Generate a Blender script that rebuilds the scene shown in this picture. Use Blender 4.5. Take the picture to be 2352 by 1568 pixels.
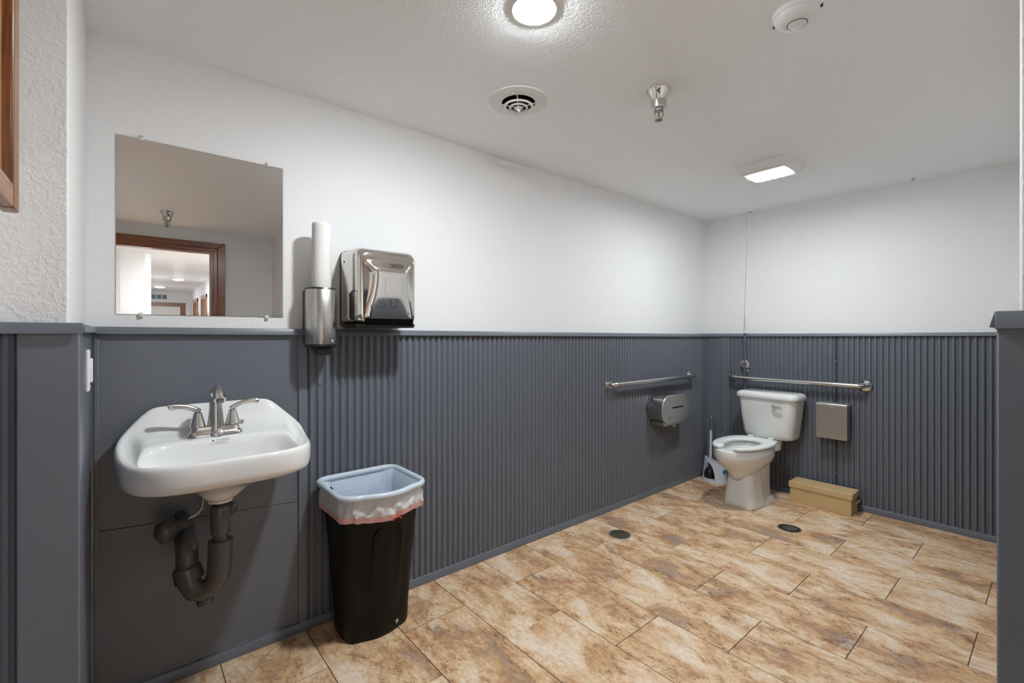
import bpy, bmesh, math, random
from mathutils import Vector, Matrix
random.seed(7)
PI = math.pi
for o in list(bpy.data.objects):
    bpy.data.objects.remove(o)
scene = bpy.context.scene
COL = scene.collection

# ------------------------------------------------------------------ camera
EYE = 1.2373
cam_d = bpy.data.cameras.new('camera')
cam = bpy.data.objects.new('camera', cam_d)
COL.objects.link(cam)
cam_d.sensor_fit = 'HORIZONTAL'
cam_d.sensor_width = 36.0
cam_d.lens = 1063.2 / 2352 * 36.0
cam_d.shift_y = -(784 - 766) / 2352.0
cam_d.clip_start = 0.02
cam.location = (0, 0, EYE)
cam.rotation_euler = (PI / 2, 0, math.radians(-(90 - 50.035)))
scene.camera = cam

# ------------------------------------------------------------------ world, exposure
world = bpy.data.worlds.new('world')
scene.world = world
world.use_nodes = True
world.node_tree.nodes['Background'].inputs[0].default_value = (0.6, 0.65, 0.7, 1)
world.node_tree.nodes['Background'].inputs[1].default_value = 0.15
scene.view_settings.view_transform = 'Standard'
scene.view_settings.look = 'None'
scene.view_settings.gamma = 1.0
scene.view_settings.use_curve_mapping = False
scene.view_settings.exposure = 0.14
DISC_E, RECT_E, HALL_E, FAR_E = 520.0, 205.0, 1000.0, 160.0      # radiance of the room's lamps
try:
    scene.cycles.diffuse_bounces = 6
    scene.cycles.use_light_tree = False
    scene.cycles.max_bounces = 12
    scene.cycles.blur_glossy = 0.6
    scene.cycles.adaptive_threshold = 0.03
    scene.cycles.caustics_reflective = False
    scene.cycles.caustics_refractive = False
except Exception:
    pass

# ------------------------------------------------------------------ materials
def nt(name):
    m = bpy.data.materials.new(name)
    m.use_nodes = True
    t = m.node_tree
    return m, t, t.nodes['Principled BSDF']

def srgb(r, g, b):
    f = lambda c: (c / 255 / 12.92) if c / 255 <= 0.04045 else ((c / 255 + 0.055) / 1.055) ** 2.4
    return (f(r), f(g), f(b), 1)

def node(t, kind, **kw):
    n = t.nodes.new(kind)
    for k, v in kw.items():
        setattr(n, k, v)
    return n

def bump(t, p, height_sock, strength, dist):
    b = node(t, 'ShaderNodeBump')
    b.inputs['Strength'].default_value = strength
    b.inputs['Distance'].default_value = dist
    t.links.new(height_sock, b.inputs['Height'])
    t.links.new(b.outputs[0], p.inputs['Normal'])
    return b

def noise(t, scale, detail=3, rough=0.55, vec=None, dist=0.0):
    n = node(t, 'ShaderNodeTexNoise')
    n.inputs['Scale'].default_value = scale
    n.inputs['Detail'].default_value = detail
    n.inputs['Roughness'].default_value = rough
    n.inputs['Distortion'].default_value = dist
    if vec is not None:
        t.links.new(vec, n.inputs['Vector'])
    return n

def coords(t, kind='Object', scale=(1, 1, 1)):
    c = node(t, 'ShaderNodeTexCoord')
    mp = node(t, 'ShaderNodeMapping')
    mp.inputs['Scale'].default_value = scale
    t.links.new(c.outputs[kind], mp.inputs['Vector'])
    return mp.outputs[0]

def ramp(t, fac, stops):
    r = node(t, 'ShaderNodeValToRGB')
    e = r.color_ramp.elements
    e[0].position, e[0].color = stops[0]
    e[1].position, e[1].color = stops[-1]
    for p, c in stops[1:-1]:
        x = e.new(p)
        x.color = c
    t.links.new(fac, r.inputs[0])
    return r

def mixc(t, fac, a, b, mode='MIX'):
    m = node(t, 'ShaderNodeMix', data_type='RGBA', blend_type=mode)
    for v, idx in ((fac, 0), (a, 6), (b, 7)):
        if hasattr(v, 'is_output') or hasattr(v, 'links'):
            t.links.new(v, m.inputs[idx])
        else:
            m.inputs[idx].default_value = v
    return m.outputs[2]

def plain(name, col, rough=0.5, metal=0.0, spec=0.5, bscale=0, bstr=0.1, bdist=0.001, coat=0.0, var=0.0):
    m, t, p = nt(name)
    p.inputs['Base Color'].default_value = col
    p.inputs['Roughness'].default_value = rough
    p.inputs['Metallic'].default_value = metal
    p.inputs['Specular IOR Level'].default_value = spec
    p.inputs['Coat Weight'].default_value = coat
    v = coords(t)
    if bscale:
        bump(t, p, noise(t, bscale, 3, 0.55, v).outputs[0], bstr, bdist)
    if var:
        n = noise(t, 9, 4, 0.6, v)
        c2 = tuple(c * (1 - var) for c in col[:3]) + (1,)
        t.links.new(mixc(t, n.outputs[0], c2, col), p.inputs['Base Color'])
        r2 = node(t, 'ShaderNodeMapRange')
        r2.inputs['To Min'].default_value = max(0.02, rough - 0.06)
        r2.inputs['To Max'].default_value = rough + 0.06
        t.links.new(n.outputs[0], r2.inputs['Value'])
        t.links.new(r2.outputs[0], p.inputs['Roughness'])
    return m

def textured_paint(name, col, scale, strength, dist, rough=0.55):
    m, t, p = nt(name)
    p.inputs['Base Color'].default_value = col
    p.inputs['Roughness'].default_value = rough
    p.inputs['Specular IOR Level'].default_value = 0.5
    v = coords(t)
    a = noise(t, scale, 3, 0.5, v, 0.4)
    b = noise(t, scale * 0.33, 2, 0.5, v)
    r = ramp(t, a.outputs[0], [(0.42, (0, 0, 0, 1)), (0.62, (1, 1, 1, 1))])
    ad = node(t, 'ShaderNodeMath', operation='ADD')
    t.links.new(r.outputs[0], ad.inputs[0])
    t.links.new(b.outputs[0], ad.inputs[1])
    bump(t, p, ad.outputs[0], strength, dist)
    return m

def brushed(name, col, rough, axis_scale, aniso=0.0, streak=0.25):
    m, t, p = nt(name)
    p.inputs['Metallic'].default_value = 1.0
    v = coords(t, 'Object', axis_scale)
    n = noise(t, 60, 3, 0.6, v)
    c2 = tuple(c * (1 - streak) for c in col[:3]) + (1,)
    t.links.new(mixc(t, n.outputs[0], c2, col), p.inputs['Base Color'])
    r = node(t, 'ShaderNodeMapRange')
    r.inputs['To Min'].default_value = rough * 0.75
    r.inputs['To Max'].default_value = rough * 1.3
    t.links.new(n.outputs[0], r.inputs['Value'])
    t.links.new(r.outputs[0], p.inputs['Roughness'])
    return m

def emitter(name, col, strength):
    m, t, p = nt(name)
    p.inputs['Base Color'].default_value = (0.9, 0.9, 0.9, 1)
    p.inputs['Emission Color'].default_value = col
    p.inputs['Emission Strength'].default_value = strength
    return m

def oak(name, axis, base=(152, 98, 58), dark=(104, 60, 32), rough=0.35):
    m, t, p = nt(name)
    sc = [26, 26, 26]
    sc[axis] = 1.6
    v = coords(t, 'Object', sc)
    n = noise(t, 1.6, 6, 0.65, v, 0.6)
    r = ramp(t, n.outputs[0], [(0.28, srgb(*dark)), (0.5, srgb(*base)), (0.75, srgb(*[min(255, c + 28) for c in base]))])
    sc2 = [240, 240, 240]
    sc2[axis] = 9
    v2 = coords(t, 'Object', sc2)
    n2 = noise(t, 1.0, 2, 0.5, v2)
    r2 = ramp(t, n2.outputs[0], [(0.36, (0.45, 0.4, 0.36, 1)), (0.5, (1, 1, 1, 1))])
    t.links.new(mixc(t, 0.7, r.outputs[0], r2.outputs[0], 'MULTIPLY'), p.inputs['Base Color'])
    p.inputs['Roughness'].default_value = rough
    p.inputs['Coat Weight'].default_value = 0.3
    p.inputs['Coat Roughness'].default_value = 0.2
    bump(t, p, n2.outputs[0], 0.15, 0.0006)
    return m

def tile_material():
    m, t, p = nt('stone_look_tile')
    tc = node(t, 'ShaderNodeTexCoord')
    oi = node(t, 'ShaderNodeObjectInfo')
    mul = node(t, 'ShaderNodeMath', operation='MULTIPLY')
    mul.inputs[1].default_value = 87.0
    t.links.new(oi.outputs['Random'], mul.inputs[0])
    cmb = node(t, 'ShaderNodeCombineXYZ')
    for i in range(3):
        t.links.new(mul.outputs[0], cmb.inputs[i])
    def mapped(scale):
        mp = node(t, 'ShaderNodeMapping')
        mp.inputs['Scale'].default_value = scale
        t.links.new(tc.outputs['Object'], mp.inputs['Vector'])
        ad = node(t, 'ShaderNodeVectorMath', operation='ADD')
        t.links.new(mp.outputs[0], ad.inputs[0])
        t.links.new(cmb.outputs[0], ad.inputs[1])
        return ad.outputs[0]
    # clouds drawn out along the tile, as in cut travertine
    big = noise(t, 1.0, 9, 0.76, mapped((6.2, 3.0, 1)), 0.2)
    base = ramp(t, big.outputs[0], [(0.31, srgb(130, 94, 68)), (0.41, srgb(184, 140, 102)), (0.48, srgb(214, 174, 134)),
                                    (0.55, srgb(232, 204, 170)), (0.66, srgb(246, 238, 228))])
    # ochre and greyish mineral drifts
    n2 = noise(t, 1.0, 6, 0.72, mapped((7, 2.6, 3)), 0.2)
    f2 = ramp(t, n2.outputs[0], [(0.50, (0, 0, 0, 1)), (0.66, (0.7, 0.7, 0.7, 1))])
    c = mixc(t, f2.outputs[0], base.outputs[0], srgb(206, 156, 108))
    f3 = ramp(t, n2.outputs[0], [(0.34, (0.65, 0.65, 0.65, 1)), (0.44, (0, 0, 0, 1))])
    c = mixc(t, f3.outputs[0], c, srgb(176, 160, 150))
    n4 = noise(t, 1.0, 6, 0.66, mapped((8, 4.2, 17)), 0.2)
    f7 = ramp(t, n4.outputs[0], [(0.53, (0, 0, 0, 1)), (0.65, (0.7, 0.7, 0.7, 1))])
    c = mixc(t, f7.outputs[0], c, srgb(242, 227, 208))
    # dark cracks: thin level sets of a noise, only in places
    s = node(t, 'ShaderNodeMath', operation='SUBTRACT')
    s.inputs[1].default_value = 0.5
    t.links.new(n4.outputs[0], s.inputs[0])
    a = node(t, 'ShaderNodeMath', operation='ABSOLUTE')
    t.links.new(s.outputs[0], a.inputs[0])
    f4 = ramp(t, a.outputs[0], [(0.0, (1, 1, 1, 1)), (0.014, (0, 0, 0, 1))])
    f5 = ramp(t, big.outputs[0], [(0.42, (0.9, 0.9, 0.9, 1)), (0.56, (0, 0, 0, 1))])
    mm = node(t, 'ShaderNodeMath', operation='MULTIPLY')
    t.links.new(f4.outputs[0], mm.inputs[0])
    t.links.new(f5.outputs[0], mm.inputs[1])
    c = mixc(t, mm.outputs[0], c, srgb(104, 76, 56))
    # fine grain
    n6 = noise(t, 1.0, 3, 0.7, mapped((85, 50, 60)))
    f6 = ramp(t, n6.outputs[0], [(0.32, (0.80, 0.78, 0.76, 1)), (0.55, (1.04, 1.04, 1.04, 1))])
    c = mixc(t, 0.8, c, f6.outputs[0], 'MULTIPLY')
    t.links.new(c, p.inputs['Base Color'])
    p.inputs['Roughness'].default_value = 0.55
    p.inputs['Specular IOR Level'].default_value = 0.35
    return m

MAT = {}
MAT['wall'] = textured_paint('white_wall_paint', (0.815, 0.82, 0.83, 1), 150, 0.22, 0.0022)
MAT['wall_rough'] = textured_paint('white_stucco_paint', (0.84, 0.835, 0.835, 1), 105, 0.30, 0.0026)
MAT['ceiling'] = textured_paint('white_ceiling_texture', (0.935, 0.965, 0.985, 1), 110, 0.4, 0.003, 0.45)
MAT['slate'] = plain('slate_metal_paint', srgb(107, 112, 122), 0.33, 0, 0.5, 260, 0.06, 0.0006, 0, 0.06)
MAT['slate_trim'] = plain('slate_trim_paint', srgb(108, 113, 123), 0.36, 0, 0.5, 200, 0.04, 0.0006)
MAT['grout'] = plain('brown_joint', srgb(74, 54, 38), 0.8)
MAT['tile'] = tile_material()
MAT['porcelain'] = plain('white_porcelain', (0.83, 0.83, 0.83, 1), 0.08, 0, 0.5, 0, coat=0.6)
MAT['porcelain_toilet'] = plain('toilet_porcelain', (0.80, 0.81, 0.80, 1), 0.12, 0, 0.5, 0, coat=0.4)
MAT['seat_plastic'] = plain('seat_plastic', (0.80, 0.82, 0.81, 1), 0.25)
MAT['nickel'] = brushed('brushed_nickel', (0.70, 0.68, 0.65, 1), 0.24, (2, 2, 6), streak=0.12)
MAT['steel_v'] = brushed('brushed_steel', (0.58, 0.57, 0.55, 1), 0.28, (22, 22, 0.6))
MAT['steel_h'] = brushed('brushed_steel_bar', (0.66, 0.65, 0.63, 1), 0.24, (0.5, 0.5, 4), streak=0.08)
MAT['steel_dull'] = brushed('worn_steel', (0.60, 0.59, 0.57, 1), 0.36, (0.4, 0.4, 1.2), streak=0.25)
MAT['chrome'] = plain('polished_chrome', (0.74, 0.72, 0.69, 1), 0.05, 1.0)
MAT['chrome_soft'] = plain('polished_steel', (0.72, 0.69, 0.65, 1), 0.10, 1.0, var=0.06)
MAT['mirror'] = plain('mirror_silver', (0.80, 0.80, 0.80, 1), 0.0, 1.0)
MAT['black'] = plain('black_plastic', (0.012, 0.012, 0.013, 1), 0.3)
MAT['black_matte'] = plain('black_bin_plastic', (0.0055, 0.0058, 0.0062, 1), 0.5, 0, 0.22, 500, 0.12, 0.0006)
MAT['hole_shade'] = plain('painted_hole_dark', (0.004, 0.004, 0.004, 1), 0.9, 0, 0.0)  # near-black colour paints the dark inside openings modelled as closed surfaces
MAT['rubber'] = plain('black_rubber', (0.012, 0.012, 0.012, 1), 0.35)
MAT['pipe'] = plain('dark_grey_vinyl', srgb(94, 91, 89), 0.24, 0, 0.5, 30, 0.1, 0.001, 0, 0.25)
MAT['white_plastic'] = plain('white_plastic', (0.86, 0.86, 0.86, 1), 0.35)
MAT['offwhite'] = plain('off_white_plastic', (0.82, 0.82, 0.81, 1), 0.45)
MAT['clear_clip'] = plain('clear_plastic', (0.70, 0.70, 0.68, 1), 0.15)
MAT['tan_box'] = plain('tan_fabric', srgb(216, 187, 142), 0.85, 0, 0.2, 420, 0.35, 0.0012, 0, 0.14)
MAT['leather'] = plain('brown_leather', srgb(140, 108, 74), 0.6)
MAT['blue'] = plain('blue_sticker', srgb(20, 110, 185), 0.4)
MAT['grip'] = plain('blue_grey_grip', srgb(84, 104, 116), 0.4)
MAT['caddy'] = plain('white_caddy_plastic', srgb(222, 226, 240), 0.35)
MAT['brass'] = plain('aged_brass', (0.28, 0.27, 0.20, 1), 0.4, 0.8, var=0.3)
MAT['drain_black'] = plain('black_drain_cover', (0.018, 0.019, 0.022, 1), 0.35)
MAT['steel_ring'] = plain('pale_metal_ring', (0.62, 0.60, 0.56, 1), 0.35, 0.7)
MAT['oak_v'] = oak('oak_upright', 2)
MAT['oak_y'] = oak('oak_lengthwise', 1, (168, 126, 98), (122, 84, 60), 0.5)
MAT['oak_x'] = oak('oak_crosswise', 0)
MAT['oak_panel'] = oak('oak_panel', 2, (184, 140, 92), (150, 106, 62), 0.45)
MAT['casing_v'] = oak('oak_casing_upright', 2, (134, 78, 44), (92, 50, 26))
MAT['casing_x'] = oak('oak_casing_head', 0, (134, 78, 44), (92, 50, 26))
MAT['ink'] = plain('black_print', (0.02, 0.02, 0.025, 1), 0.5)
MAT['grey_ink'] = plain('grey_print', (0.10, 0.10, 0.11, 1), 0.5)
MAT['red'] = plain('red_drawstring', srgb(176, 44, 34), 0.4)
MAT['disc_glow'] = emitter('lamp_disc', (0.925, 0.98, 1.0, 1), DISC_E)
MAT['rect_glow'] = emitter('lamp_lens', (0.925, 0.98, 1.0, 1), RECT_E)
MAT['hall_glow'] = emitter('hall_lamp', (0.94, 0.98, 1.0, 1), HALL_E)
MAT['far_glow'] = emitter('far_hall_lamp', (0.94, 0.98, 1.0, 1), FAR_E)
MAT['glass_bulb'] = plain('red_bulb', srgb(120, 60, 50), 0.1)
MAT['scuff'] = plain('pale_scuff', srgb(120, 122, 126), 0.6, 0, 0.4, 90, 0.3, 0.002, 0, 0.4)
MAT['sticker'] = plain('pale_sticker', (0.6, 0.6, 0.6, 1), 0.4)

def paper_material():
    m, t, p = nt('white_paper_towel')
    p.inputs['Base Color'].default_value = (0.82, 0.81, 0.79, 1)
    p.inputs['Roughness'].default_value = 0.9
    p.inputs['Specular IOR Level'].default_value = 0.1
    v = coords(t, 'Object', (1, 1, 1.6))
    n = node(t, 'ShaderNodeTexVoronoi')
    n.inputs['Scale'].default_value = 190
    t.links.new(v, n.inputs['Vector'])
    bump(t, p, n.outputs[0], 0.5, 0.0012)
    return m
MAT['paper'] = paper_material()

def film(name, col, alpha, crinkle=0.6, scale=38):
    m, t, p = nt(name)
    p.inputs['Base Color'].default_value = col
    p.inputs['Roughness'].default_value = 0.28
    p.inputs['Alpha'].default_value = alpha
    v = coords(t, 'Object', (1.0, 1.0, 0.8))
    n = noise(t, scale, 4, 0.6, v, 1.8)
    n2 = noise(t, scale * 0.3, 3, 0.6, v, 0.8)
    ad = node(t, 'ShaderNodeMath', operation='ADD')
    t.links.new(n.outputs[0], ad.inputs[0])
    t.links.new(n2.outputs[0], ad.inputs[1])
    bump(t, p, ad.outputs[0], crinkle, 0.006)
    tr = node(t, 'ShaderNodeBsdfTranslucent')
    tr.inputs[0].default_value = col
    mx = node(t, 'ShaderNodeMixShader')
    mx.inputs[0].default_value = 0.08
    t.links.new(p.outputs[0], mx.inputs[1])
    t.links.new(tr.outputs[0], mx.inputs[2])
    t.links.new(mx.outputs[0], t.nodes['Material Output'].inputs[0])
    return m
MAT['bag'] = film('white_bin_bag', srgb(240, 243, 247), 0.93, 0.45)
MAT['bag_in'] = film('white_bin_bag_inside', srgb(214, 226, 240), 0.95, 0.5)
MAT['bag_rim'] = film('bag_over_rim', srgb(212, 222, 233), 0.95, 0.10)
MAT['bag_hem'] = film('pink_bag_hem', srgb(246, 198, 200), 0.95, 0.25)

# ------------------------------------------------------------------ mesh helpers
class MB:
    def __init__(s):
        s.v, s.f = [], []
    def add(s, verts, faces):
        b = len(s.v)
        s.v += [tuple(v) for v in verts]
        s.f += [tuple(b + i for i in f) for f in faces]
        return s
    def box(s, x0, x1, y0, y1, z0, z1):
        v = [(x, y, z) for z in (z0, z1) for y in (y0, y1) for x in (x0, x1)]
        return s.add(v, [(0, 2, 3, 1), (4, 5, 7, 6), (0, 1, 5, 4), (2, 6, 7, 3), (0, 4, 6, 2), (1, 3, 7, 5)])
    def loft(s, rings, cap0=True, cap1=True, closed=True):
        n = len(rings[0])
        v = [p for r in rings for p in r]
        f = []
        for i in range(len(rings) - 1):
            for j in range(n if closed else n - 1):
                k = (j + 1) % n
                f.append((i * n + j, i * n + k, (i + 1) * n + k, (i + 1) * n + j))
        if cap0:
            f.append(tuple(reversed(range(n))))
        if cap1:
            f.append(tuple((len(rings) - 1) * n + j for j in range(n)))
        return s.add(v, f)
    def prism(s, poly, lo, hi, axis=2):
        def P(p, h):
            return {2: (p[0], p[1], h), 1: (p[0], h, p[1]), 0: (h, p[0], p[1])}[axis]
        return s.loft([[P(p, lo) for p in poly], [P(p, hi) for p in poly]])
    def lathe(s, prof, c, axis=2, n=32, sgn=1, a0=0.0):
        rings = []
        for r, h in prof:
            ring = []
            for i in range(n):
                a = a0 + 2 * PI * i / n
                u, w = r * math.cos(a), r * math.sin(a)
                h2 = h * sgn
                p = {2: (u, w, h2), 1: (u, h2, w), 0: (h2, u, w)}[axis]
                ring.append((c[0] + p[0], c[1] + p[1], c[2] + p[2]))
            rings.append(ring)
        return s.loft(rings)
    def tube(s, path, rad, n=16, flat=1.0, up=None):
        path = [Vector(p) for p in path]
        rr_ = rad if isinstance(rad, (list, tuple)) else [rad] * len(path)
        rings = []
        prev = None
        for i, p in enumerate(path):
            d = (path[min(i + 1, len(path) - 1)] - path[max(i - 1, 0)]).normalized()
            if prev is None:
                ref = Vector(up) if up else (Vector((0, 0, 1)) if abs(d.z) < 0.9 else Vector((1, 0, 0)))
                u = d.cross(ref).normalized()
            else:
                u = (prev - d * prev.dot(d)).normalized()
            w = d.cross(u)
            prev = u
            rings.append([tuple(p + (u * math.cos(2 * PI * k / n) + w * math.sin(2 * PI * k / n) * flat) * rr_[i]) for k in range(n)])
        return s.loft(rings)
    def build(s, name, mat, parent=None, smooth=None, bevel=0, seg=2, sub=0, kind=None):
        off = ORIGIN.get(parent.name, Vector((0, 0, 0))) if parent else Vector((0, 0, 0))
        me = bpy.data.meshes.new(name)
        me.from_pydata([(x - off.x, y - off.y, z - off.z) for x, y, z in s.v], [], s.f)
        bm = bmesh.new()
        bm.from_mesh(me)
        bmesh.ops.recalc_face_normals(bm, faces=bm.faces)
        bm.to_mesh(me)
        bm.free()
        me.materials.append(MAT[mat] if isinstance(mat, str) else mat)
        if smooth is not None:
            me.shade_smooth()
            if smooth < 180:
                me.set_sharp_from_angle(angle=math.radians(smooth))
        o = bpy.data.objects.new(name, me)
        COL.objects.link(o)
        if parent:
            o.parent = parent
            ORIGIN[o.name] = off
        if bevel:
            b = o.modifiers.new('bevel', 'BEVEL')
            b.width, b.segments, b.limit_method, b.angle_limit = bevel, seg, 'ANGLE', math.radians(40)
            b.harden_normals = False
            if smooth is None:
                me.shade_smooth()
                me.set_sharp_from_angle(angle=math.radians(45))
        if sub:
            q = o.modifiers.new('subdivision', 'SUBSURF')
            q.levels = q.render_levels = sub
            me.shade_smooth()
        if kind:
            o['kind'] = kind
        return o

ORIGIN = {}
def thing(name, label, cat, loc=(0, 0, 0), group=None):
    o = bpy.data.objects.new(name, None)
    COL.objects.link(o)
    o.empty_display_size = 0.05
    o.location = loc
    ORIGIN[o.name] = Vector(loc)
    o['label'], o['category'] = label, cat
    if group:
        o['group'] = group
    return o

def struct(o):
    o['kind'] = 'structure'
    return o

def rrect(cx, cy, hx, hy, r, n=6):
    pts = []
    for sx, sy, a in ((1, 1, 0), (-1, 1, 90), (-1, -1, 180), (1, -1, 270)):
        for i in range(n + 1):
            t = math.radians(a + 90 * i / n)
            pts.append((cx + sx * (hx - r) + r * math.cos(t), cy + sy * (hy - r) + r * math.sin(t)))
    return pts

def arc_path(points, rad, n=8):
    """polyline with rounded corners"""
    P = [Vector(p) for p in points]
    out = [P[0]]
    for i in range(1, len(P) - 1):
        a, b = (P[i - 1] - P[i]).normalized(), (P[i + 1] - P[i]).normalized()
        s, e = P[i] + a * rad, P[i] + b * rad
        for k in range(n + 1):
            t = k / n
            out.append(s * (1 - t) ** 2 + P[i] * 2 * t * (1 - t) + e * t ** 2)
    out.append(P[-1])
    return out

def sstep(x):
    x = max(0.0, min(1.0, x))
    return x * x * (3 - 2 * x)

def lettering(name, text, size, mat, parent, mtx, thick=0.0003):
    cu = bpy.data.curves.new(name, 'FONT')
    cu.body, cu.size, cu.extrude, cu.align_x, cu.align_y = text, size, thick, 'CENTER', 'CENTER'
    tmp = bpy.data.objects.new(name + '_tmp', cu)
    COL.objects.link(tmp)
    dg = bpy.context.evaluated_depsgraph_get()
    me = bpy.data.meshes.new_from_object(tmp.evaluated_get(dg))
    bpy.data.objects.remove(tmp)
    bpy.data.curves.remove(cu)
    off = ORIGIN.get(parent.name, Vector((0, 0, 0)))
    me.transform(Matrix.Translation(-off) @ mtx)
    me.materials.clear()
    me.materials.append(MAT[mat])
    me.name = name
    o = bpy.data.objects.new(name, me)
    COL.objects.link(o)
    o.parent = parent
    ORIGIN[o.name] = off
    return o

def frame_mtx(origin, xdir, zdir):
    """text lies in the plane spanned by xdir (reading direction) and zdir (up)"""
    x, u = Vector(xdir).normalized(), Vector(zdir).normalized()
    n = x.cross(u)
    m = Matrix((x, u, n)).transposed().to_4x4()
    m.translation = Vector(origin)
    return m

# ------------------------------------------------------------------ room shell
YW, XB, CE = 2.048, 3.961, 2.233          # painted wall planes, ceiling
YF, XF = 2.030, 3.943                     # face of the base trim
RX, RY = -0.095, 1.433                    # wall return beside the sink
EX = -0.26                                # entry wall on the left
PX, PY = 1.195, 0.050                     # wall corner on the right
DY = -1.28                                # door wall

floor = struct(MB().box(-0.40, 4.08, DY - 0.1, 2.16, -0.08, -0.0012).build('floor', 'grout'))
# tiles 12 x 24 in, half-bond
S, LJ, X0, Y0 = 0.3048, 0.6096, 1.1909, 1.4500
xmin, xmax, ymin, ymax = EX, XB, DY, YW
whole = None
for i in range(-6, 11):
    xa, xb = X0 + S * i, X0 + S * (i + 1)
    if xb <= xmin or xa >= xmax:
        continue
    for j in range(-6, 4):
        ya = Y0 + LJ * j + (S if i % 2 else 0.0)
        yb = ya + LJ
        cxa, cxb, cya, cyb = max(xa, xmin), min(xb, xmax), max(ya, ymin), min(yb, ymax)
        if cxb - cxa < 0.01 or cyb - cya < 0.01:
            continue
        if cxa > PX and cyb < PY - 0.02:
            continue
        g = 0.0014
        hx, hy = (cxb - cxa) / 2 - g, (cyb - cya) / 2 - g
        full = hx > S / 2 - 0.01 and hy > LJ / 2 - 0.01
        if full and whole:
            o = bpy.data.objects.new('tile', whole)
            COL.objects.link(o)
        else:
            m = MB()
            e = 0.0012
            m.loft([[(-hx, -hy, -0.006), (hx, -hy, -0.006), (hx, hy, -0.006), (-hx, hy, -0.006)],
                    [(-hx, -hy, -e), (hx, -hy, -e), (hx, hy, -e), (-hx, hy, -e)],
                    [(-hx + e, -hy + e, 0), (hx - e, -hy + e, 0), (hx - e, hy - e, 0), (-hx + e, hy - e, 0)]])
            o = m.build('tile', 'tile')
            if full:
                whole = o.data
        o.parent = floor
        o.location = ((cxa + cxb) / 2, (cya + cyb) / 2, 0)

ceiling = struct(MB().box(-0.40, 4.08, DY - 0.1, 2.16, CE, CE + 0.1).build('ceiling', 'ceiling'))
wall_left = struct(MB().box(-0.40, 4.08, YW, YW + 0.11, 0, CE).build('wall_left', 'wall'))
wall_back = struct(MB().box(XB, XB + 0.11, -0.06, YW, 0, CE).build('wall_back', 'wall'))
wall_return = struct(MB().box(-0.40, RX, RY, YW, 0, CE).build('wall_return', 'wall_rough', bevel=0.004))
wall_entry_left = struct(MB().box(EX - 0.14, EX, DY, RY, 0, CE).build('wall_entry_left', 'wall'))
wall_near = struct(MB().box(PX, XB, PY - 0.11, PY, 0, CE).build('wall_near', 'wall', bevel=0.004))
wall_entry_right = struct(MB().box(PX, PX + 0.11, DY, PY - 0.11, 0, CE).build('wall_entry_right', 'wall'))
DL, DR, DH = -0.24, 0.67, 2.04
wall_door = struct(MB().box(-0.40, DL, DY - 0.1, DY, 0, CE).box(DR, PX + 0.11, DY - 0.1, DY, 0, CE)
                   .box(DL, DR, DY - 0.1, DY, DH, CE).build('wall_door', 'wall'))

# ------------------------------------------------------------------ slate metal wainscot
PITCH = 0.0325
def corrugation(a0, a1, valley, crest, back):
    """polygon (along, depth) of a ribbed sheet"""
    pts = []
    k0 = math.floor(a0 / PITCH)
    k1 = math.ceil(a1 / PITCH)
    for k in range(k0, k1):
        b = k * PITCH
        for u, d in ((0.0, valley), (0.24, valley), (0.31, valley + (crest - valley) * 0.2), (0.44, crest - (crest - valley) * 0.12),
                     (0.50, crest), (0.80, crest), (0.86, crest - (crest - valley) * 0.12), (0.97, valley + (crest - valley) * 0.15)):
            x = b + u * PITCH
            if a0 <= x <= a1:
                pts.append((x, d))
    pts = [(a0, valley)] + pts + [(a1, valley)]
    return pts + [(a1, back), (a0, back)]

def trim(parent, name, pts_a, pts_b):
    """a bent metal strip between two profile sections"""
    return MB().loft([pts_a, pts_b]).build(name, 'slate_trim', parent, bevel=0.0012, seg=1)

# left wall: flat panel behind the sink, seam running slightly downhill
def flat_panel(parent, quad, y0, y1):
    (xa, za), (xb, zb), (xc, zc), (xd, zd) = quad
    return MB().loft([[(xa, y1, za), (xb, y1, zb), (xc, y1, zc), (xd, y1, zd)],
                      [(xa, y0, za), (xb, y0, zb), (xc, y0, zc), (xd, y0, zd)]]).build('flat_panel', 'slate', parent, bevel=0.0008, seg=1)
PXL = RX + 0.019
flat_panel(wall_left, ((PXL, 0.588), (0.556, 0.542), (0.556, 1.248), (PXL, 1.252)), 2.040, YW)
flat_panel(wall_left, ((PXL, 0.012), (0.556, 0.012), (0.556, 0.5405), (PXL, 0.5865)), 2.0395, YW)
MB().box(0.553, 0.586, 2.031, YW, 0.012, 1.246).build('divider_trim', 'slate_trim', wall_left, bevel=0.002)
MB().box(PXL, PXL + 0.012, 2.034, YW, 0.0, 1.25).build('corner_trim', 'slate_trim', wall_left, bevel=0.002)
seams = [0.586, 1.30, 2.05, 2.80, 3.872]
for a, b in zip(seams[:-1], seams[1:]):
    m = MB()
    poly = corrugation(a, b - 0.0006, 2.0460, 2.0340, YW)
    m.prism(poly, 0.030, 1.236)
    m.build('corrugated_sheet', 'slate', wall_left, smooth=28)
MB().box(3.868, XB, 2.0335, YW, 0.012, 1.238).build('corner_trim', 'slate_trim', wall_left, bevel=0.0015)
def capz(x):      # the cap strip is not quite level
    return 1.2605 - 0.0275 * (x + 0.1) / 4.05
def cap_section_y(x, w=2.020, d=0.0245):
    z = capz(x)
    return [(x, YW, z), (x, w + 0.002, z + 0.0005), (x, w, z - 0.002), (x, w - 0.002, z - d), (x, w + 0.003, z - d - 0.001), (x, w + 0.005, z - 0.006), (x, YW, z - 0.006)]
trim(wall_left, 'cap_trim', cap_section_y(PXL - 0.004), cap_section_y(2.92))
trim(wall_left, 'cap_trim', cap_section_y(2.9205, 2.0195), cap_section_y(XB, 2.0195))
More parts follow.
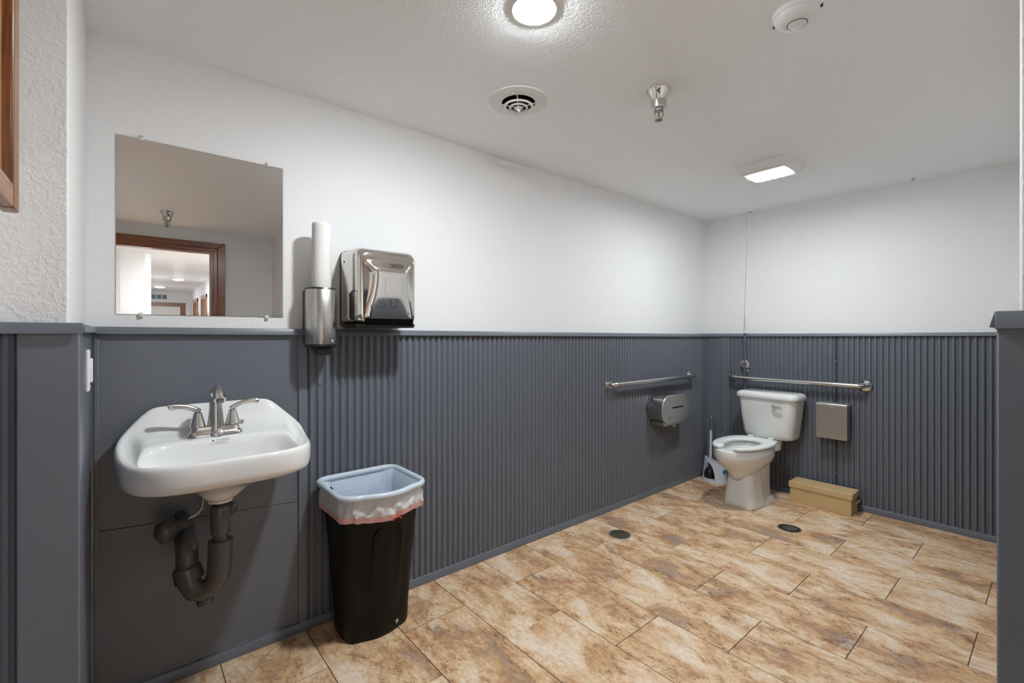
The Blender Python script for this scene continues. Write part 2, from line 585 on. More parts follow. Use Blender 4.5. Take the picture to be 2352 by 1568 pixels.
def base_section_y(x):
    return [(x, YW, 0), (x, YF, 0), (x, YF, 0.036), (x, YF + 0.003, 0.040), (x, YF + 0.010, 0.041), (x, YW, 0.041)]
trim(wall_left, 'base_trim', base_section_y(PXL), base_section_y(XB))
# worn sealant along the base trim under the sink
m = MB()
random.seed(3)
path, rad = [], []
for k in range(34):
    x = 0.20 + 0.010 * k
    path.append((x, 2.0385, 0.042 + random.uniform(-0.0005, 0.0015)))
    rad.append(0.0022 * math.sin(PI * (k + 0.5) / 34) + random.uniform(0, 0.0012) + 0.0004)
m.tube(path, rad, 7).build('sealant_bead', 'scuff', wall_left, smooth=60)
# screws
scr = MB().lathe([(0.0066, 0), (0.0062, 0.0016), (0.0042, 0.002), (0.0040, 0.0045), (0.0028, 0.0056)], (0, 0, 0), 1, 10, -1)
scr_o = None
def screw(parent, loc, rotz=0.0):
    global scr_o
    if scr_o is None:
        scr_o = scr.build('screw', 'slate_trim', parent, smooth=40)
        o = scr_o
    else:
        o = bpy.data.objects.new('screw', scr_o.data)
        COL.objects.link(o)
        o.parent = parent
    o.location = loc
    o.rotation_euler = (0, 0, rotz)
for x in (0.647, 0.742, 1.294, 1.395, 1.916, 2.013, 2.530, 2.627, 3.151, 3.245, 3.765):
    xs = (math.floor(x / PITCH) + 0.65) * PITCH
    for z in (1.022, 0.238):
        screw(wall_left, (xs, 2.0348, z))

# back wall
def corr_x(a0, a1):
    return [(d, a) for a, d in corrugation(a0, a1, 3.9590, 3.9468, XB)]
for a, b in ((0.06, 0.42), (0.42, 1.06), (1.06, 1.83 - 0.0), (1.83, 1.872)):
    if b - a < 0.1:
        continue
    MB().prism(corr_x(a, b - 0.0006), 0.030, 1.238).build('corrugated_sheet', 'slate', wall_back, smooth=28)
MB().box(3.9465, XB, 1.828, 1.9, 0.012, 1.238).box(3.9525, XB, 1.9, 2.0335, 0.012, 1.238).build('corner_trim', 'slate_trim', wall_back, bevel=0.0015)
def cap_section_x(y, z):
    w = 3.934
    return [(XB, y, z), (w + 0.002, y, z + 0.0005), (w, y, z - 0.002), (w - 0.002, y, z - 0.022), (w + 0.003, y, z - 0.023), (w + 0.005, y, z - 0.006), (XB, y, z - 0.006)]
trim(wall_back, 'cap_trim', cap_section_x(2.022, 1.2325), cap_section_x(0.05, 1.2475))
def base_section_x(y):
    return [(XB, y, 0), (XF, y, 0), (XF, y, 0.036), (XF + 0.003, y, 0.040), (XF + 0.010, y, 0.041), (XB, y, 0.041)]
trim(wall_back, 'base_trim', base_section_x(YF - 0.001), base_section_x(0.05))
for y in (1.861, 1.64, 1.355, 1.067, 0.744, 0.324):
    ys = (math.floor(y / PITCH) + 0.65) * PITCH
    for z in (1.035, 0.230):
        screw(wall_back, (3.9478, ys, z), PI / 2 + PI)

# wall return: corner cover, recessed ribbed sheet further left, cap strip
MB().prism([(-0.174, RY), (-0.174, RY - 0.020), (PXL, RY - 0.020), (PXL, RY + 0.085), (RX, RY + 0.085), (RX, RY)], 0, 1.247).build('corner_trim', 'slate_trim', wall_return, bevel=0.003)
MB().box(RX, PXL - 0.006, RY + 0.085, YW - 0.002, 0, 1.247).build('flat_panel', 'slate', wall_return)
MB().prism(corrugation(-0.262, -0.172, RY - 0.006, RY - 0.014, RY), 0.01, 1.245).build('corrugated_sheet', 'slate', wall_return, smooth=28)
m = MB()
zc = 1.2610
def cs_y(x):
    w = RY - 0.030
    return [(x, RY, zc), (x, w + 0.002, zc + 0.0005), (x, w, zc - 0.002), (x, w - 0.002, zc - 0.024), (x, w + 0.003, zc - 0.025), (x, w + 0.005, zc - 0.006), (x, RY, zc - 0.006)]
trim(wall_return, 'cap_trim', cs_y(-0.262), cs_y(PXL + 0.006))
def cs_x(y):
    w = PXL + 0.008
    return [(RX, y, zc - 0.002), (w - 0.002, y, zc - 0.002), (w, y, zc - 0.004), (w + 0.001, y, zc - 0.021), (w - 0.004, y, zc - 0.022), (w - 0.006, y, zc - 0.008), (RX, y, zc - 0.008)]
trim(wall_return, 'cap_trim', cs_x(RY - 0.02), cs_x(2.022))

# near wall corner on the right
MB().prism([(PX - 0.020, PY - 0.30), (PX, PY - 0.30), (PX, PY), (PX + 0.06, PY), (PX + 0.06, PY + 0.0265), (PX - 0.020, PY + 0.0265)], 0, 1.262).build('corner_trim', 'slate_trim', wall_near, bevel=0.003)
m = MB()
zc2 = 1.277
w = PX - 0.024
def cs_r(y):
    return [(PX + 0.004, y, zc2), (w + 0.002, y, zc2), (w, y, zc2 - 0.002), (w - 0.003, y, zc2 - 0.031), (w + 0.002, y, zc2 - 0.032), (w + 0.004, y, zc2 - 0.006), (PX + 0.004, y, zc2 - 0.006)]
trim(wall_near, 'cap_trim', cs_r(PY - 0.30), cs_r(PY + 0.0285))
w2 = PY + 0.0295
trim(wall_near, 'cap_trim', [(PX - 0.02, PY, zc2), (PX - 0.02, w2 - 0.002, zc2), (PX - 0.02, w2, zc2 - 0.002), (PX - 0.026, w2 + 0.006, zc2 - 0.029), (PX - 0.02, w2 - 0.004, zc2 - 0.029), (PX - 0.02, PY, zc2 - 0.006)],
     [(PX + 0.30, PY, zc2), (PX + 0.30, w2 - 0.002, zc2), (PX + 0.30, w2, zc2 - 0.002), (PX + 0.30, w2 + 0.003, zc2 - 0.029), (PX + 0.30, w2 - 0.004, zc2 - 0.029), (PX + 0.30, PY, zc2 - 0.006)])
MB().prism(corrugation(PX + 0.06, XF, PY + 0.005, PY + 0.013, PY), 0.03, 1.25).build('corrugated_sheet', 'slate', wall_near, smooth=28)
MB().box(PX - 0.008, PX, DY, PY - 0.30, 0, 1.25).build('flat_panel', 'slate', wall_entry_right)
MB().box(EX, EX + 0.008, DY, RY - 0.012, 0, 1.25).build('flat_panel', 'slate', wall_entry_left)
MB().box(DR + 0.1, PX - 0.008, DY, DY + 0.008, 0, 1.25).build('flat_panel', 'slate', wall_door)

# door opening seen in the mirror
door_1 = bpy.data.objects.new('door_1', None)
COL.objects.link(door_1)
door_1.location = (DR, DY, 0)
ORIGIN['door_1'] = Vector((DR, DY, 0))
struct(door_1)
def casing(x0, x1, z0, z1, name, mat, y=DY):
    if 'head' in name:      # stepped profile, mitred at the right-hand corner
        pr = [(0, 0), (0.014, 0), (0.014, 0.028), (0.019, 0.032), (0.019, 0.085), (0, 0.085)]
        return MB().loft([[(x0, y + d, z0 + h) for d, h in pr], [(DR + h * 0.1 / 0.085, y + d, z0 + h) for d, h in pr]])
    pr = [(0, 0), (0.014, 0), (0.014, 0.033), (0.019, 0.037), (0.019, 0.10), (0, 0.10)]
    return MB().loft([[(x0 + h, y + d, 0) for d, h in pr], [(x0 + h, y + d, DH + h * 0.085 / 0.10) for d, h in pr]])
casing(DR, DR + 0.10, 0, DH + 0.085, 'casing_side', 0).build('casing_side', 'casing_v', door_1, bevel=0.003)
casing(DL - 0.02, DR + 0.10, DH, DH + 0.085, 'casing_head', 0).build('casing_head', 'casing_x', door_1, bevel=0.003)
MB().box(DR - 0.016, DR, DY - 0.1, DY + 0.004, 0, DH).build('jamb', 'casing_v', door_1)
MB().box(DL, DR - 0.016, DY - 0.1, DY + 0.004, DH - 0.016, DH).build('head_jamb', 'casing_x', door_1)
MB().box(DR - 0.026, DR - 0.016, DY - 0.06, DY - 0.03, 0, DH - 0.016).build('door_stop', 'offwhite', door_1)

# ------------------------------------------------------------------ hallway beyond the door (seen in the mirror)
HY, HE = -3.15, -9.5
struct(MB().box(-2.6, 3.0, HE - 0.1, DY - 0.1, -0.08, 0.0).build('floor_hall', 'tile'))
struct(MB().box(-2.6, 3.0, HE - 0.1, DY - 0.1, CE, CE + 0.1).build('ceiling_hall', 'ceiling'))
struct(MB().box(-2.6, 0.20, HY - 0.12, HY, 0, CE).build('wall_hall_opposite', 'wall'))
struct(MB().box(0.14, 0.26, HE, HY - 0.12, 0, CE).build('wall_hall_left', 'wall'))
struct(MB().box(1.22, 3.0, HY - 0.12, HY, 0, CE).build('wall_hall_corner', 'wall'))
wall_hall_right = struct(MB().box(1.22, 1.32, HE, HY - 0.12, 0, CE).build('wall_hall_right', 'wall'))
wall_hall_end = struct(MB().box(0.26, 1.22, HE - 0.1, HE, 0, CE).build('wall_hall_end', 'wall'))
struct(MB().box(-2.7, -2.6, HY, DY - 0.1, 0, CE).build('wall_hall_west', 'wall'))
struct(MB().box(3.0, 3.1, HY, DY - 0.1, 0, CE).build('wall_hall_east', 'wall'))
struct(MB().box(-2.6, -0.40, DY - 0.1, DY, 0, CE).box(PX + 0.11, 3.0, DY - 0.1, DY, 0, CE).build('wall_hall_near', 'wall'))
door_2 = bpy.data.objects.new('door_2', None)
COL.objects.link(door_2)
ORIGIN['door_2'] = Vector((0, 0, 0))
struct(door_2)
MB().box(1.03, 1.13, HE, HE + 0.02, 0, 1.96).build('casing_side', 'casing_v', door_2)
MB().box(0.262, 1.13, HE, HE + 0.022, 1.88, 1.97).build('casing_head', 'casing_x', door_2)
MB().box(0.262, 1.03, HE, HE + 0.008, 0, 1.88).build('door_leaf', 'offwhite', door_2)
for k, (ya, yb) in enumerate(((-7.25, -6.45), (-8.65, -7.85))):
    d = bpy.data.objects.new('door_%d' % (3 + k), None)
    COL.objects.link(d)
    ORIGIN[d.name] = Vector((0, 0, 0))
    struct(d)
    MB().box(1.20, 1.22, ya, ya + 0.09, 0, 2.0).build('casing_side', 'oak_v', d)
    MB().box(1.20, 1.22, yb - 0.09, yb, 0, 2.0).build('casing_side', 'oak_v', d)
    MB().box(1.199, 1.22, ya, yb, 1.92, 2.0).build('casing_head', 'oak_y', d)
    MB().box(1.212, 1.22, ya + 0.09, yb - 0.09, 0, 1.92).build('door_leaf', 'casing_v', d)

# ------------------------------------------------------------------ ceiling lamps
t = thing('ceiling_light', 'glowing round disc ceiling light above the sink side', 'light', (0.965, 1.045, CE))
pr = [(0.0688, 0), (0.0688, -0.0040), (0.0680, -0.0050), (0.0668, -0.0048), (0.0665, 0)]
MB().loft([[(0.965 + r * math.cos(2 * PI * i / 48), 1.045 + r * math.sin(2 * PI * i / 48), CE + h) for r, h in pr] for i in range(49)], False, False).build('trim_ring', 'white_plastic', t, smooth=40)
MB().lathe([(0.0664, -0.0030), (0.0655, -0.0044), (0.058, -0.0074), (0.040, -0.0106), (0.004, -0.0128)], (0.965, 1.045, CE), n=28).build('diffuser', 'disc_glow', t, smooth=60)

t = thing('ceiling_light', 'square surface-mounted ceiling light with ribbed lens near the toilet', 'light', (2.95, 1.125, CE))
x0, x1, y0, y1 = 2.80, 3.10, 0.975, 1.275
m = MB().loft([[(x0, y0, CE), (x1, y0, CE), (x1, y1, CE), (x0, y1, CE)],
               [(x0, y0, CE - 0.004), (x1, y0, CE - 0.004), (x1, y1, CE - 0.004), (x0, y1, CE - 0.004)],
               [(x0 + 0.004, y0 + 0.004, CE - 0.005), (x1 - 0.004, y0 + 0.004, CE - 0.005), (x1 - 0.004, y1 - 0.004, CE - 0.005), (x0 + 0.004, y1 - 0.004, CE - 0.005)],
               [(x0 + 0.014, y0 + 0.014, CE - 0.046), (x1 - 0.040, y0 + 0.014, CE - 0.046), (x1 - 0.040, y1 - 0.014, CE - 0.046), (x0 + 0.014, y1 - 0.014, CE - 0.046)],
               [(x0 + 0.022, y0 + 0.022, CE - 0.052), (x1 - 0.050, y0 + 0.022, CE - 0.052), (x1 - 0.050, y1 - 0.022, CE - 0.052), (x0 + 0.022, y1 - 0.022, CE - 0.052)]])
m.build('housing', 'white_plastic', t, bevel=0.002)
lx0, lx1, ly0, ly1 = 2.835, 3.035, 1.002, 1.238
m = MB()
n = 26
prof = []
for k in range(n * 2 + 1):
    prof.append((ly0 + (ly1 - ly0) * k / (n * 2), CE - 0.0535 - (0.0022 if k % 2 else 0)))
poly = prof + [(ly1, CE - 0.050), (ly0, CE - 0.050)]
m.prism(poly, lx0, lx1, 0).build('ribbed_lens', 'white_plastic', t)
MB().box(lx0 + 0.045, lx1 - 0.03, ly0 + 0.03, ly1 - 0.02, CE - 0.0600, CE - 0.0565).build('lamp_strip', 'rect_glow', t, bevel=0.004)

for k, (x, y, lab) in enumerate(((1.02, -2.70, 'round hallway ceiling light just outside the door'),
                                 (0.75, -6.17, 'round hallway ceiling light seen in the mirror, the nearer one'),
                                 (0.57, -8.10, 'round hallway ceiling light seen in the mirror, the farther one'))):
    t = thing('hallway_light', lab, 'light', (x, y, CE), 'hallway ceiling lights')
    MB().lathe([(0.10, 0), (0.10, -0.012), (0.088, -0.018), (0.084, -0.018)], (x, y, CE), n=32).build('trim_ring', 'white_plastic', t, smooth=40)
    MB().lathe([(0.083, -0.014), (0.075, -0.026), (0.04, -0.034), (0.006, -0.036)], (x, y, CE), n=20).build('diffuser', 'far_glow' if k else 'hall_glow', t, smooth=60)

# ------------------------------------------------------------------ ceiling fittings
t = thing('air_diffuser', 'round white ceiling air vent with concentric rings', 'vent', (1.296, 1.503, CE))
c = (1.296, 1.503, CE)
def annulus(r_in, r_out, h0, h1, n=56):
    """closed ring of revolution: r_in/r_out at the wide and the deep end"""
    pr = [(r_out, h0), (r_out - 0.001, h0 - 0.003), (r_in + 0.004, h1), (r_in, h1 + 0.001), (r_in, h0)]
    rings = []
    for i in range(n + 1):
        a = 2 * PI * i / n
        rings.append([(c[0] + r * math.cos(a), c[1] + r * math.sin(a), c[2] + h) for r, h in pr])
    return MB().loft(rings, False, False)
annulus(0.072, 0.127, 0, -0.010).build('flange', 'offwhite', t, smooth=50)
MB().lathe([(0.074, -0.0015), (0.010, -0.001)], c, n=40).build('duct_dark_disc', 'hole_shade', t)  # closed black disc; its colour stands for the unlit duct
def louvre(r0, r1, z0, z1, name):
    pr = [(r1, z0), (r1 + 0.0015, z0 - 0.001), (r0 + 0.0015, z1), (r0, z1 + 0.001)]
    rings = [[(c[0] + r * math.cos(2 * PI * i / 48), c[1] + r * math.sin(2 * PI * i / 48), c[2] + h) for r, h in pr] for i in range(49)]
    return MB().loft(rings, False, False).build(name, 'offwhite', t, smooth=50)
louvre(0.0535, 0.0625, -0.021, -0.027, 'louvre_ring')
louvre(0.0315, 0.0390, -0.025, -0.031, 'louvre_ring')
louvre(0.0125, 0.0180, -0.028, -0.033, 'louvre_ring')
for k in range(4):
    a = PI / 4 + k * PI / 2
    MB().tube([(c[0] + 0.016 * math.cos(a), c[1] + 0.016 * math.sin(a), CE - 0.026), (c[0] + 0.072 * math.cos(a), c[1] + 0.072 * math.sin(a), CE - 0.010)], 0.0022, 6).build('spoke', 'offwhite', t)
MB().box(c[0] - 0.008, c[0] + 0.008, c[1] - 0.003, c[1] + 0.003, CE - 0.044, CE - 0.026).lathe([(0.012, -0.026), (0.012, -0.034), (0.006, -0.036)], c, n=16).build('turn_knob', 'offwhite', t, bevel=0.001)
for sx, sy in ((0.05, 0.071), (-0.071, -0.05)):
    MB().lathe([(0.0045, -0.009), (0.004, -0.012), (0.001, -0.0125)], (c[0] + sx, c[1] + sy, CE), n=10).build('vent_screw', 'steel_dull', t)

def sprinkler(x, y, label, rot=0.0):
    t = thing('fire_sprinkler', label, 'sprinkler', (x, y, CE), 'ceiling fire sprinklers')
    c = (x, y, CE)
    MB().lathe([(0.050, 0), (0.0495, -0.003), (0.041, -0.016), (0.033, -0.034), (0.030, -0.044)], c, n=36).build('escutcheon', 'chrome', t, smooth=50)
    MB().lathe([(0.0305, -0.040), (0.0305, -0.066), (0.0285, -0.072), (0.022, -0.072)], c, n=36).build('cup', 'steel_h', t, smooth=40)
    MB().lathe([(0.016, -0.070), (0.019, -0.076), (0.019, -0.082), (0.012, -0.086)], c, n=6).build('hex_body', 'steel_dull', t)
    for s in (-1, 1):
        p = []
        for k in range(9):
            u = k / 8
            w = 0.0165 * math.sin(PI * (0.32 + 0.58 * u)) if u < 0.99 else 0.004
            p.append((x + s * w * math.cos(rot), y + s * w * math.sin(rot), CE - 0.082 - 0.036 * u))
        MB().tube(p, 0.0028, 8).build('frame_arm', 'brass', t, smooth=60)
    MB().lathe([(0.002, -0.086), (0.003, -0.090), (0.003, -0.108), (0.0015, -0.112)], c, n=10).build('glass_bulb', 'glass_bulb', t, smooth=60)
    m = MB()
    ring0, ring1 = [], []
    for k in range(48):
        r = 0.0165 if (k // 2) % 2 else 0.0125
        a = 2 * PI * k / 48
        ring0.append((x + r * math.cos(a), y + r * math.sin(a), CE - 0.1185))
        ring1.append((x + r * math.cos(a), y + r * math.sin(a), CE - 0.1205))
    m.loft([ring0, ring1]).build('deflector', 'brass', t)
    MB().lathe([(0.005, -0.112), (0.005, -0.124), (0.003, -0.126)], c, n=12).build('deflector_screw', 'brass', t, smooth=50)
    return t
sprinkler(1.683, 1.070, 'chrome fire sprinkler hanging from the ceiling beside the round vent', 2.2)
sprinkler(0.270, -0.62, 'chrome fire sprinkler in the entry, seen in the mirror above the door', 0.0)

t = thing('smoke_detector', 'round white smoke detector on the ceiling at the top right', 'smoke detector', (1.596, 0.531, CE))
c = (1.596, 0.531, CE)
MB().lathe([(0.068, 0), (0.068, -0.012), (0.066, -0.015)], c, n=48).build('base', 'white_plastic', t, smooth=40)
MB().lathe([(0.063, -0.0145), (0.0625, -0.018), (0.061, -0.024), (0.050, -0.034), (0.036, -0.038), (0.027, -0.039)], c, n=48).build('cover', 'white_plastic', t, smooth=40)
MB().lathe([(0.0255, -0.037), (0.0255, -0.0405), (0.023, -0.042), (0.005, -0.0425)], c, n=40).build('test_button', 'white_plastic', t, smooth=35)
pr = [(0.0285, -0.0388), (0.0285, -0.0396), (0.0255, -0.0398), (0.0255, -0.0388)]
MB().loft([[(c[0] + r * math.cos(2 * PI * i / 40), c[1] + r * math.sin(2 * PI * i / 40), CE + h) for r, h in pr] for i in range(41)], False, False).build('button_gap_shade', 'grip', t, smooth=40)  # raised ring; its grey stands in for shade in the gap
for s in (1, -1):
    MB().box(c[0] - 0.003, c[0] + 0.003, c[1] + s * 0.066 - 0.003, c[1] + s * 0.066 + 0.003, CE - 0.019, CE - 0.010).build('mount_tab', 'black', t)

t = thing('ceiling_stub', 'tiny metal anchor on the ceiling edge above the back wall', 'anchor', (3.885, 0.623, CE))
MB().lathe([(0.012, 0), (0.012, -0.003), (0.005, -0.005), (0.005, -0.012), (0.003, -0.013)], (3.885, 0.623, CE), n=14).build('stub', 'steel_dull', t, smooth=40)

# ------------------------------------------------------------------ mirror
t = thing('wall_mirror', 'frameless rectangular wall mirror with four clips above the sink', 'mirror', (0.237, YW, 1.304))
mx0, mx1, mz0, mz1 = -0.021, 0.496, 1.304, 1.909
def rect_y(x0, x1, z0, z1, y):
    return [(x0, y, z0), (x1, y, z0), (x1, y, z1), (x0, y, z1)]
MB().loft([rect_y(mx0, mx1, mz0, mz1, YW), rect_y(mx0, mx1, mz0, mz1, YW - 0.0030), rect_y(mx0 + 0.011, mx1 - 0.011, mz0 + 0.011, mz1 - 0.011, YW - 0.0032)]).build('mirror_glass', 'mirror', t)
for x, z, s in ((0.046, mz1, 1), (0.441, mz1, 1), (0.044, mz0, -1), (0.436, mz0, -1)):
    cl = MB().box(x - 0.007, x + 0.007, YW - 0.0085, YW, z - 0.006 if s > 0 else z - 0.013, z + 0.013 if s > 0 else z + 0.006).build('clip', 'clear_clip', t, bevel=0.004, seg=3)
    MB().lathe([(0.0035, 0), (0.0035, 0.0015), (0.001, 0.002)], (x, YW - 0.0085, z + s * 0.006), 1, 10, -1).build('clip_screw', 'steel_dull', cl, smooth=40)

# ------------------------------------------------------------------ wall-hung sink
XC = 0.252
t = thing('wall_sink', 'white porcelain wall-hung sink with raised back under the mirror', 'sink', (XC, YF, 0.69))
N = 72
yc, hb = 1.815, 0.212
def sink_outline(th, inset=0.0, n_exp=3.6):
    ct, st = math.cos(th), math.sin(th)
    a, b = 0.281 - inset, hb - inset
    x = a * math.copysign(abs(ct) ** (2 / n_exp), ct)
    y = b * math.copysign(abs(st) ** (2 / n_exp), st)
    # narrower towards the front
    fy = (y + hb) / (2 * hb)
    x *= 0.90 + 0.10 * sstep(fy * 1.25)
    return x, yc + y
def rim_h(x, y):
    k = sstep((y - 1.80) / 0.185)
    side = 1 - 0.66 * sstep((abs(x) - 0.17) / 0.12)
    return 0.862 + 0.124 * k * side
TH = [2 * PI * i / N for i in range(N)]
rings = []
def circ(r_x, r_y, cx, cy, z):
    return [(XC + cx + r_x * math.cos(a), cy + r_y * math.sin(a), z) for a in TH]
rings.append(circ(0.026, 0.026, -0.006, 1.80, 0.689))
rings.append(circ(0.036, 0.036, -0.006, 1.80, 0.690))
rings.append(circ(0.056, 0.054, -0.004, 1.80, 0.703))
rings.append(circ(0.075, 0.07, 0, 1.80, 0.730))
rings.append(circ(0.14, 0.10, 0, 1.80, 0.748))
r_ = []
for a in TH:
    x, y = sink_outline(a)
    r_.append((XC + x * 0.80, yc + (y - yc) * 0.80, 0.766))
rings.append(r_)
def ring_out(scale_in, zf):
    out = []
    for a in TH:
        x, y = sink_outline(a, scale_in)
        x0_, y0_ = sink_outline(a)
        out.append((XC + x, y, zf(x0_, y0_)))
    return out
rings.append(ring_out(0.020, lambda x, y: 0.774))
rings.append(ring_out(0.006, lambda x, y: 0.782))
rings.append(ring_out(0.000, lambda x, y: 0.797))
rings.append(ring_out(-0.001, lambda x, y: rim_h(x, y) - 0.022))
rings.append(ring_out(0.001, lambda x, y: rim_h(x, y) - 0.007))
rings.append(ring_out(0.007, lambda x, y: rim_h(x, y)))
rings.append(ring_out(0.016, lambda x, y: rim_h(x, y) - 0.001))
rings.append(ring_out(0.024, lambda x, y: rim_h(x, y) - 0.010))
# deck, then basin
def basin_outline(a, sc=1.0, dz=0.0):
    ct, st = math.cos(a), math.sin(a)
    e = 3.2
    x = 0.222 * sc * math.copysign(abs(ct) ** (2 / e), ct)
    y = 0.110 * (sc if st < 0 else sc) * math.copysign(abs(st) ** (2 / e), st)
    x *= 0.93 + 0.07 * (y + 0.11) / 0.22
    return x, 1.742 + y
r_ = []
for a in TH:
    x1_, y1_ = sink_outline(a, 0.040)
    xb_, yb_ = basin_outline(a)
    k = 0.0 if math.sin(a) < 0.15 else sstep((math.sin(a) - 0.15) / 0.5)
    z = (0.862 - 0.012) * (1 - k) + 0.900 * k
    # back: foot of the splash; front and sides: just inside the rim
    x = x1_ * (1 - 0.45 * (1 - k)) + xb_ * 0.45 * (1 - k)
    y = y1_ * (1 - 0.5 * (1 - k)) + yb_ * 0.5 * (1 - k)
    h = rim_h(*sink_outline(a))
    r_.append((XC + x, y - 0.012 * k, min(z, h - 0.018)))
rings.append(r_)
r_ = []
for a in TH:
    xb_, yb_ = basin_outline(a, 1.04)
    st = math.sin(a)
    k = sstep((st - 0.0) / 0.6)
    r_.append((XC + xb_, yb_ + 0.004 * k, 0.849 + 0.034 * k))
rings.append(r_)
for sc, zf, zk in ((1.0, 0.842, 0.034), (0.965, 0.822, 0.020), (0.90, 0.785, 0.0), (0.76, 0.760, 0.0), (0.45, 0.751, 0.0), (0.16, 0.747, 0.0)):
    r_ = []
    for a in TH:
        xb_, yb_ = basin_outline(a, sc)
        k = sstep(math.sin(a) / 0.6)
        r_.append((XC + xb_ - (1 - sc) * 0.004, yb_ + (1 - sc) * 0.05, zf + zk * k))
    rings.append(r_)
MB().loft(rings).build('basin', 'porcelain', t, sub=1)
MB().lathe([(0.024, 0.7495), (0.024, 0.7515), (0.019, 0.752), (0.016, 0.749), (0.003, 0.749)], (XC - 0.004, 1.79, 0), n=28).build('drain_ring', 'nickel', t, smooth=40)
lettering('maker_mark', 'MANSFIELD', 0.0078, 'grey_ink', t, frame_mtx((XC + 0.008, 1.8455, 0.8760), (1, 0, 0), (0, 0.55, 0.83)))
tm = MB().lathe([(0.0030, 0), (0.0030, 0.0003)], (XC - 0.0215, 1.8455, 0.8760), 1, 14, -1)
tm.build('maker_emblem', 'grey_ink', t)

# faucet
FX, FY, FZ = 0.245, 1.905, 0.888
t = thing('faucet', 'brushed nickel two-handle faucet on the white sink', 'faucet', (FX, FY, FZ))
def plate(hx, hy, z, r):
    return [(p[0], p[1], z) for p in rrect(FX, FY, hx, hy, r, 7)]
MB().loft([plate(0.083, 0.029, FZ - 0.006, 0.0285), plate(0.083, 0.029, FZ + 0.004, 0.0285), plate(0.078, 0.0255, FZ + 0.011, 0.025), plate(0.074, 0.0235, FZ + 0.014, 0.023), plate(0.071, 0.022, FZ + 0.029, 0.0215)]).build('base_plate', 'nickel', t, smooth=35)
MB().lathe([(0.031, FZ - 0.006), (0.031, FZ + 0.005), (0.027, FZ + 0.012), (0.0235, FZ + 0.024), (0.024, FZ + 0.032)], (FX, FY - 0.004, 0), n=36).build('spout_foot', 'nickel', t, smooth=40)
path, rad = [], []
for u, y, r in ((0.030, 0, 0.0255), (0.05, 0, 0.0235), (0.075, 0.000, 0.0215), (0.10, 0.001, 0.0198), (0.120, 0.002, 0.0188), (0.135, 0.0, 0.018), (0.146, -0.007, 0.0175), (0.153, -0.020, 0.017), (0.1545, -0.036, 0.0165), (0.151, -0.056, 0.0165), (0.144, -0.075, 0.017), (0.134, -0.090, 0.0178), (0.128, -0.096, 0.018)):
    path.append((FX, FY - 0.004 + y, FZ + u))
    rad.append(r)
MB().tube(path, rad, 28, up=(1, 0, 0)).build('spout', 'nickel', t, smooth=50)
MB().lathe([(0.0115, 0), (0.0115, 0.008), (0.009, 0.008)], (FX, FY - 0.099, FZ + 0.119), n=20).build('aerator', 'steel_dull', t, smooth=40)
for s in (-1, 1):
    hx = FX + s * 0.0515
    h = MB().lathe([(0.0245, FZ + 0.030), (0.0245, FZ + 0.032), (0.0225, FZ + 0.037), (0.0175, FZ + 0.058), (0.0130, FZ + 0.074), (0.0122, FZ + 0.078), (0.009, FZ + 0.079), (0.009, FZ + 0.084)], (hx, FY, 0), n=30).build('handle', 'nickel', t, smooth=35)
    p, r = [], []
    for u, dz, rr_ in ((-0.006, 0.083, 0.0075), (0.004, 0.0885, 0.0080), (0.018, 0.0965, 0.0075), (0.034, 0.1025, 0.0072), (0.052, 0.106, 0.0078), (0.068, 0.1065, 0.0092), (0.080, 0.1045, 0.0098), (0.0825, 0.1035, 0.0085)):
        p.append((hx + s * u, FY - u * 0.06, FZ + dz))
        r.append(rr_)
    MB().tube(p, [q * 1.12 for q in r], 16, flat=1.0).lathe([(0.0085, FZ + 0.078), (0.0075, FZ + 0.084), (0.007, FZ + 0.088)], (hx, FY, 0), n=14).build('lever', 'nickel', h, smooth=60)

# trap and pipes under the sink, in dark vinyl covers
t = thing('drain_trap', 'dark grey insulated drain trap hanging under the sink', 'pipe', (0.245, 1.83, 0.36))
bx, by = 0.245, 1.815
MB().lathe([(0.036, 0.690), (0.036, 0.683), (0.030, 0.682)], (bx, 1.80, 0), n=28).build('drain_flange', 'porcelain', t, smooth=40)
MB().lathe([(0.023, 0.683), (0.023, 0.62)], (bx, by - 0.01, 0), n=20).build('tailpiece', 'black', t, smooth=40)
MB().tube([(bx, by - 0.012, 0.672), (bx, by - 0.010, 0.664), (bx + 0.001, by - 0.008, 0.60), (bx + 0.002, by - 0.004, 0.575), (bx + 0.002, by - 0.004, 0.569)], [0.022, 0.0275, 0.0290, 0.0285, 0.024], 24).build('pipe_cover', 'pipe', t, smooth=45)
MB().lathe([(0.0215, 0.575), (0.0215, 0.53)], (bx + 0.002, by - 0.002, 0), n=20).build('slip_joint', 'pipe', t, smooth=40)
jb = [(bx + 0.003, by, 0.548), (bx + 0.003, by, 0.52), (bx + 0.001, by, 0.47), (bx - 0.004, by + 0.002, 0.43), (bx - 0.018, by + 0.008, 0.400), (bx - 0.042, by + 0.018, 0.385), (bx - 0.066, by + 0.030, 0.392), (bx - 0.080, by + 0.040, 0.415), (bx - 0.084, by + 0.046, 0.445)]
MB().tube(jb, [0.0365, 0.0370, 0.0360, 0.0345, 0.0335, 0.0335, 0.0335, 0.0330, 0.0320], 24).build('trap_cover', 'pipe', t, smooth=50)
MB().tube([(bx - 0.040, by + 0.018, 0.362), (bx - 0.038, by + 0.018, 0.345)], 0.024, 20).build('cleanout_plug', 'pipe', t, smooth=40)
MB().tube([(bx - 0.078, by + 0.040, 0.425), (bx - 0.086, by + 0.048, 0.462), (bx - 0.0865, by + 0.049, 0.468)], [0.0425, 0.0410, 0.036], 24).build('trap_nut', 'pipe', t, smooth=40)
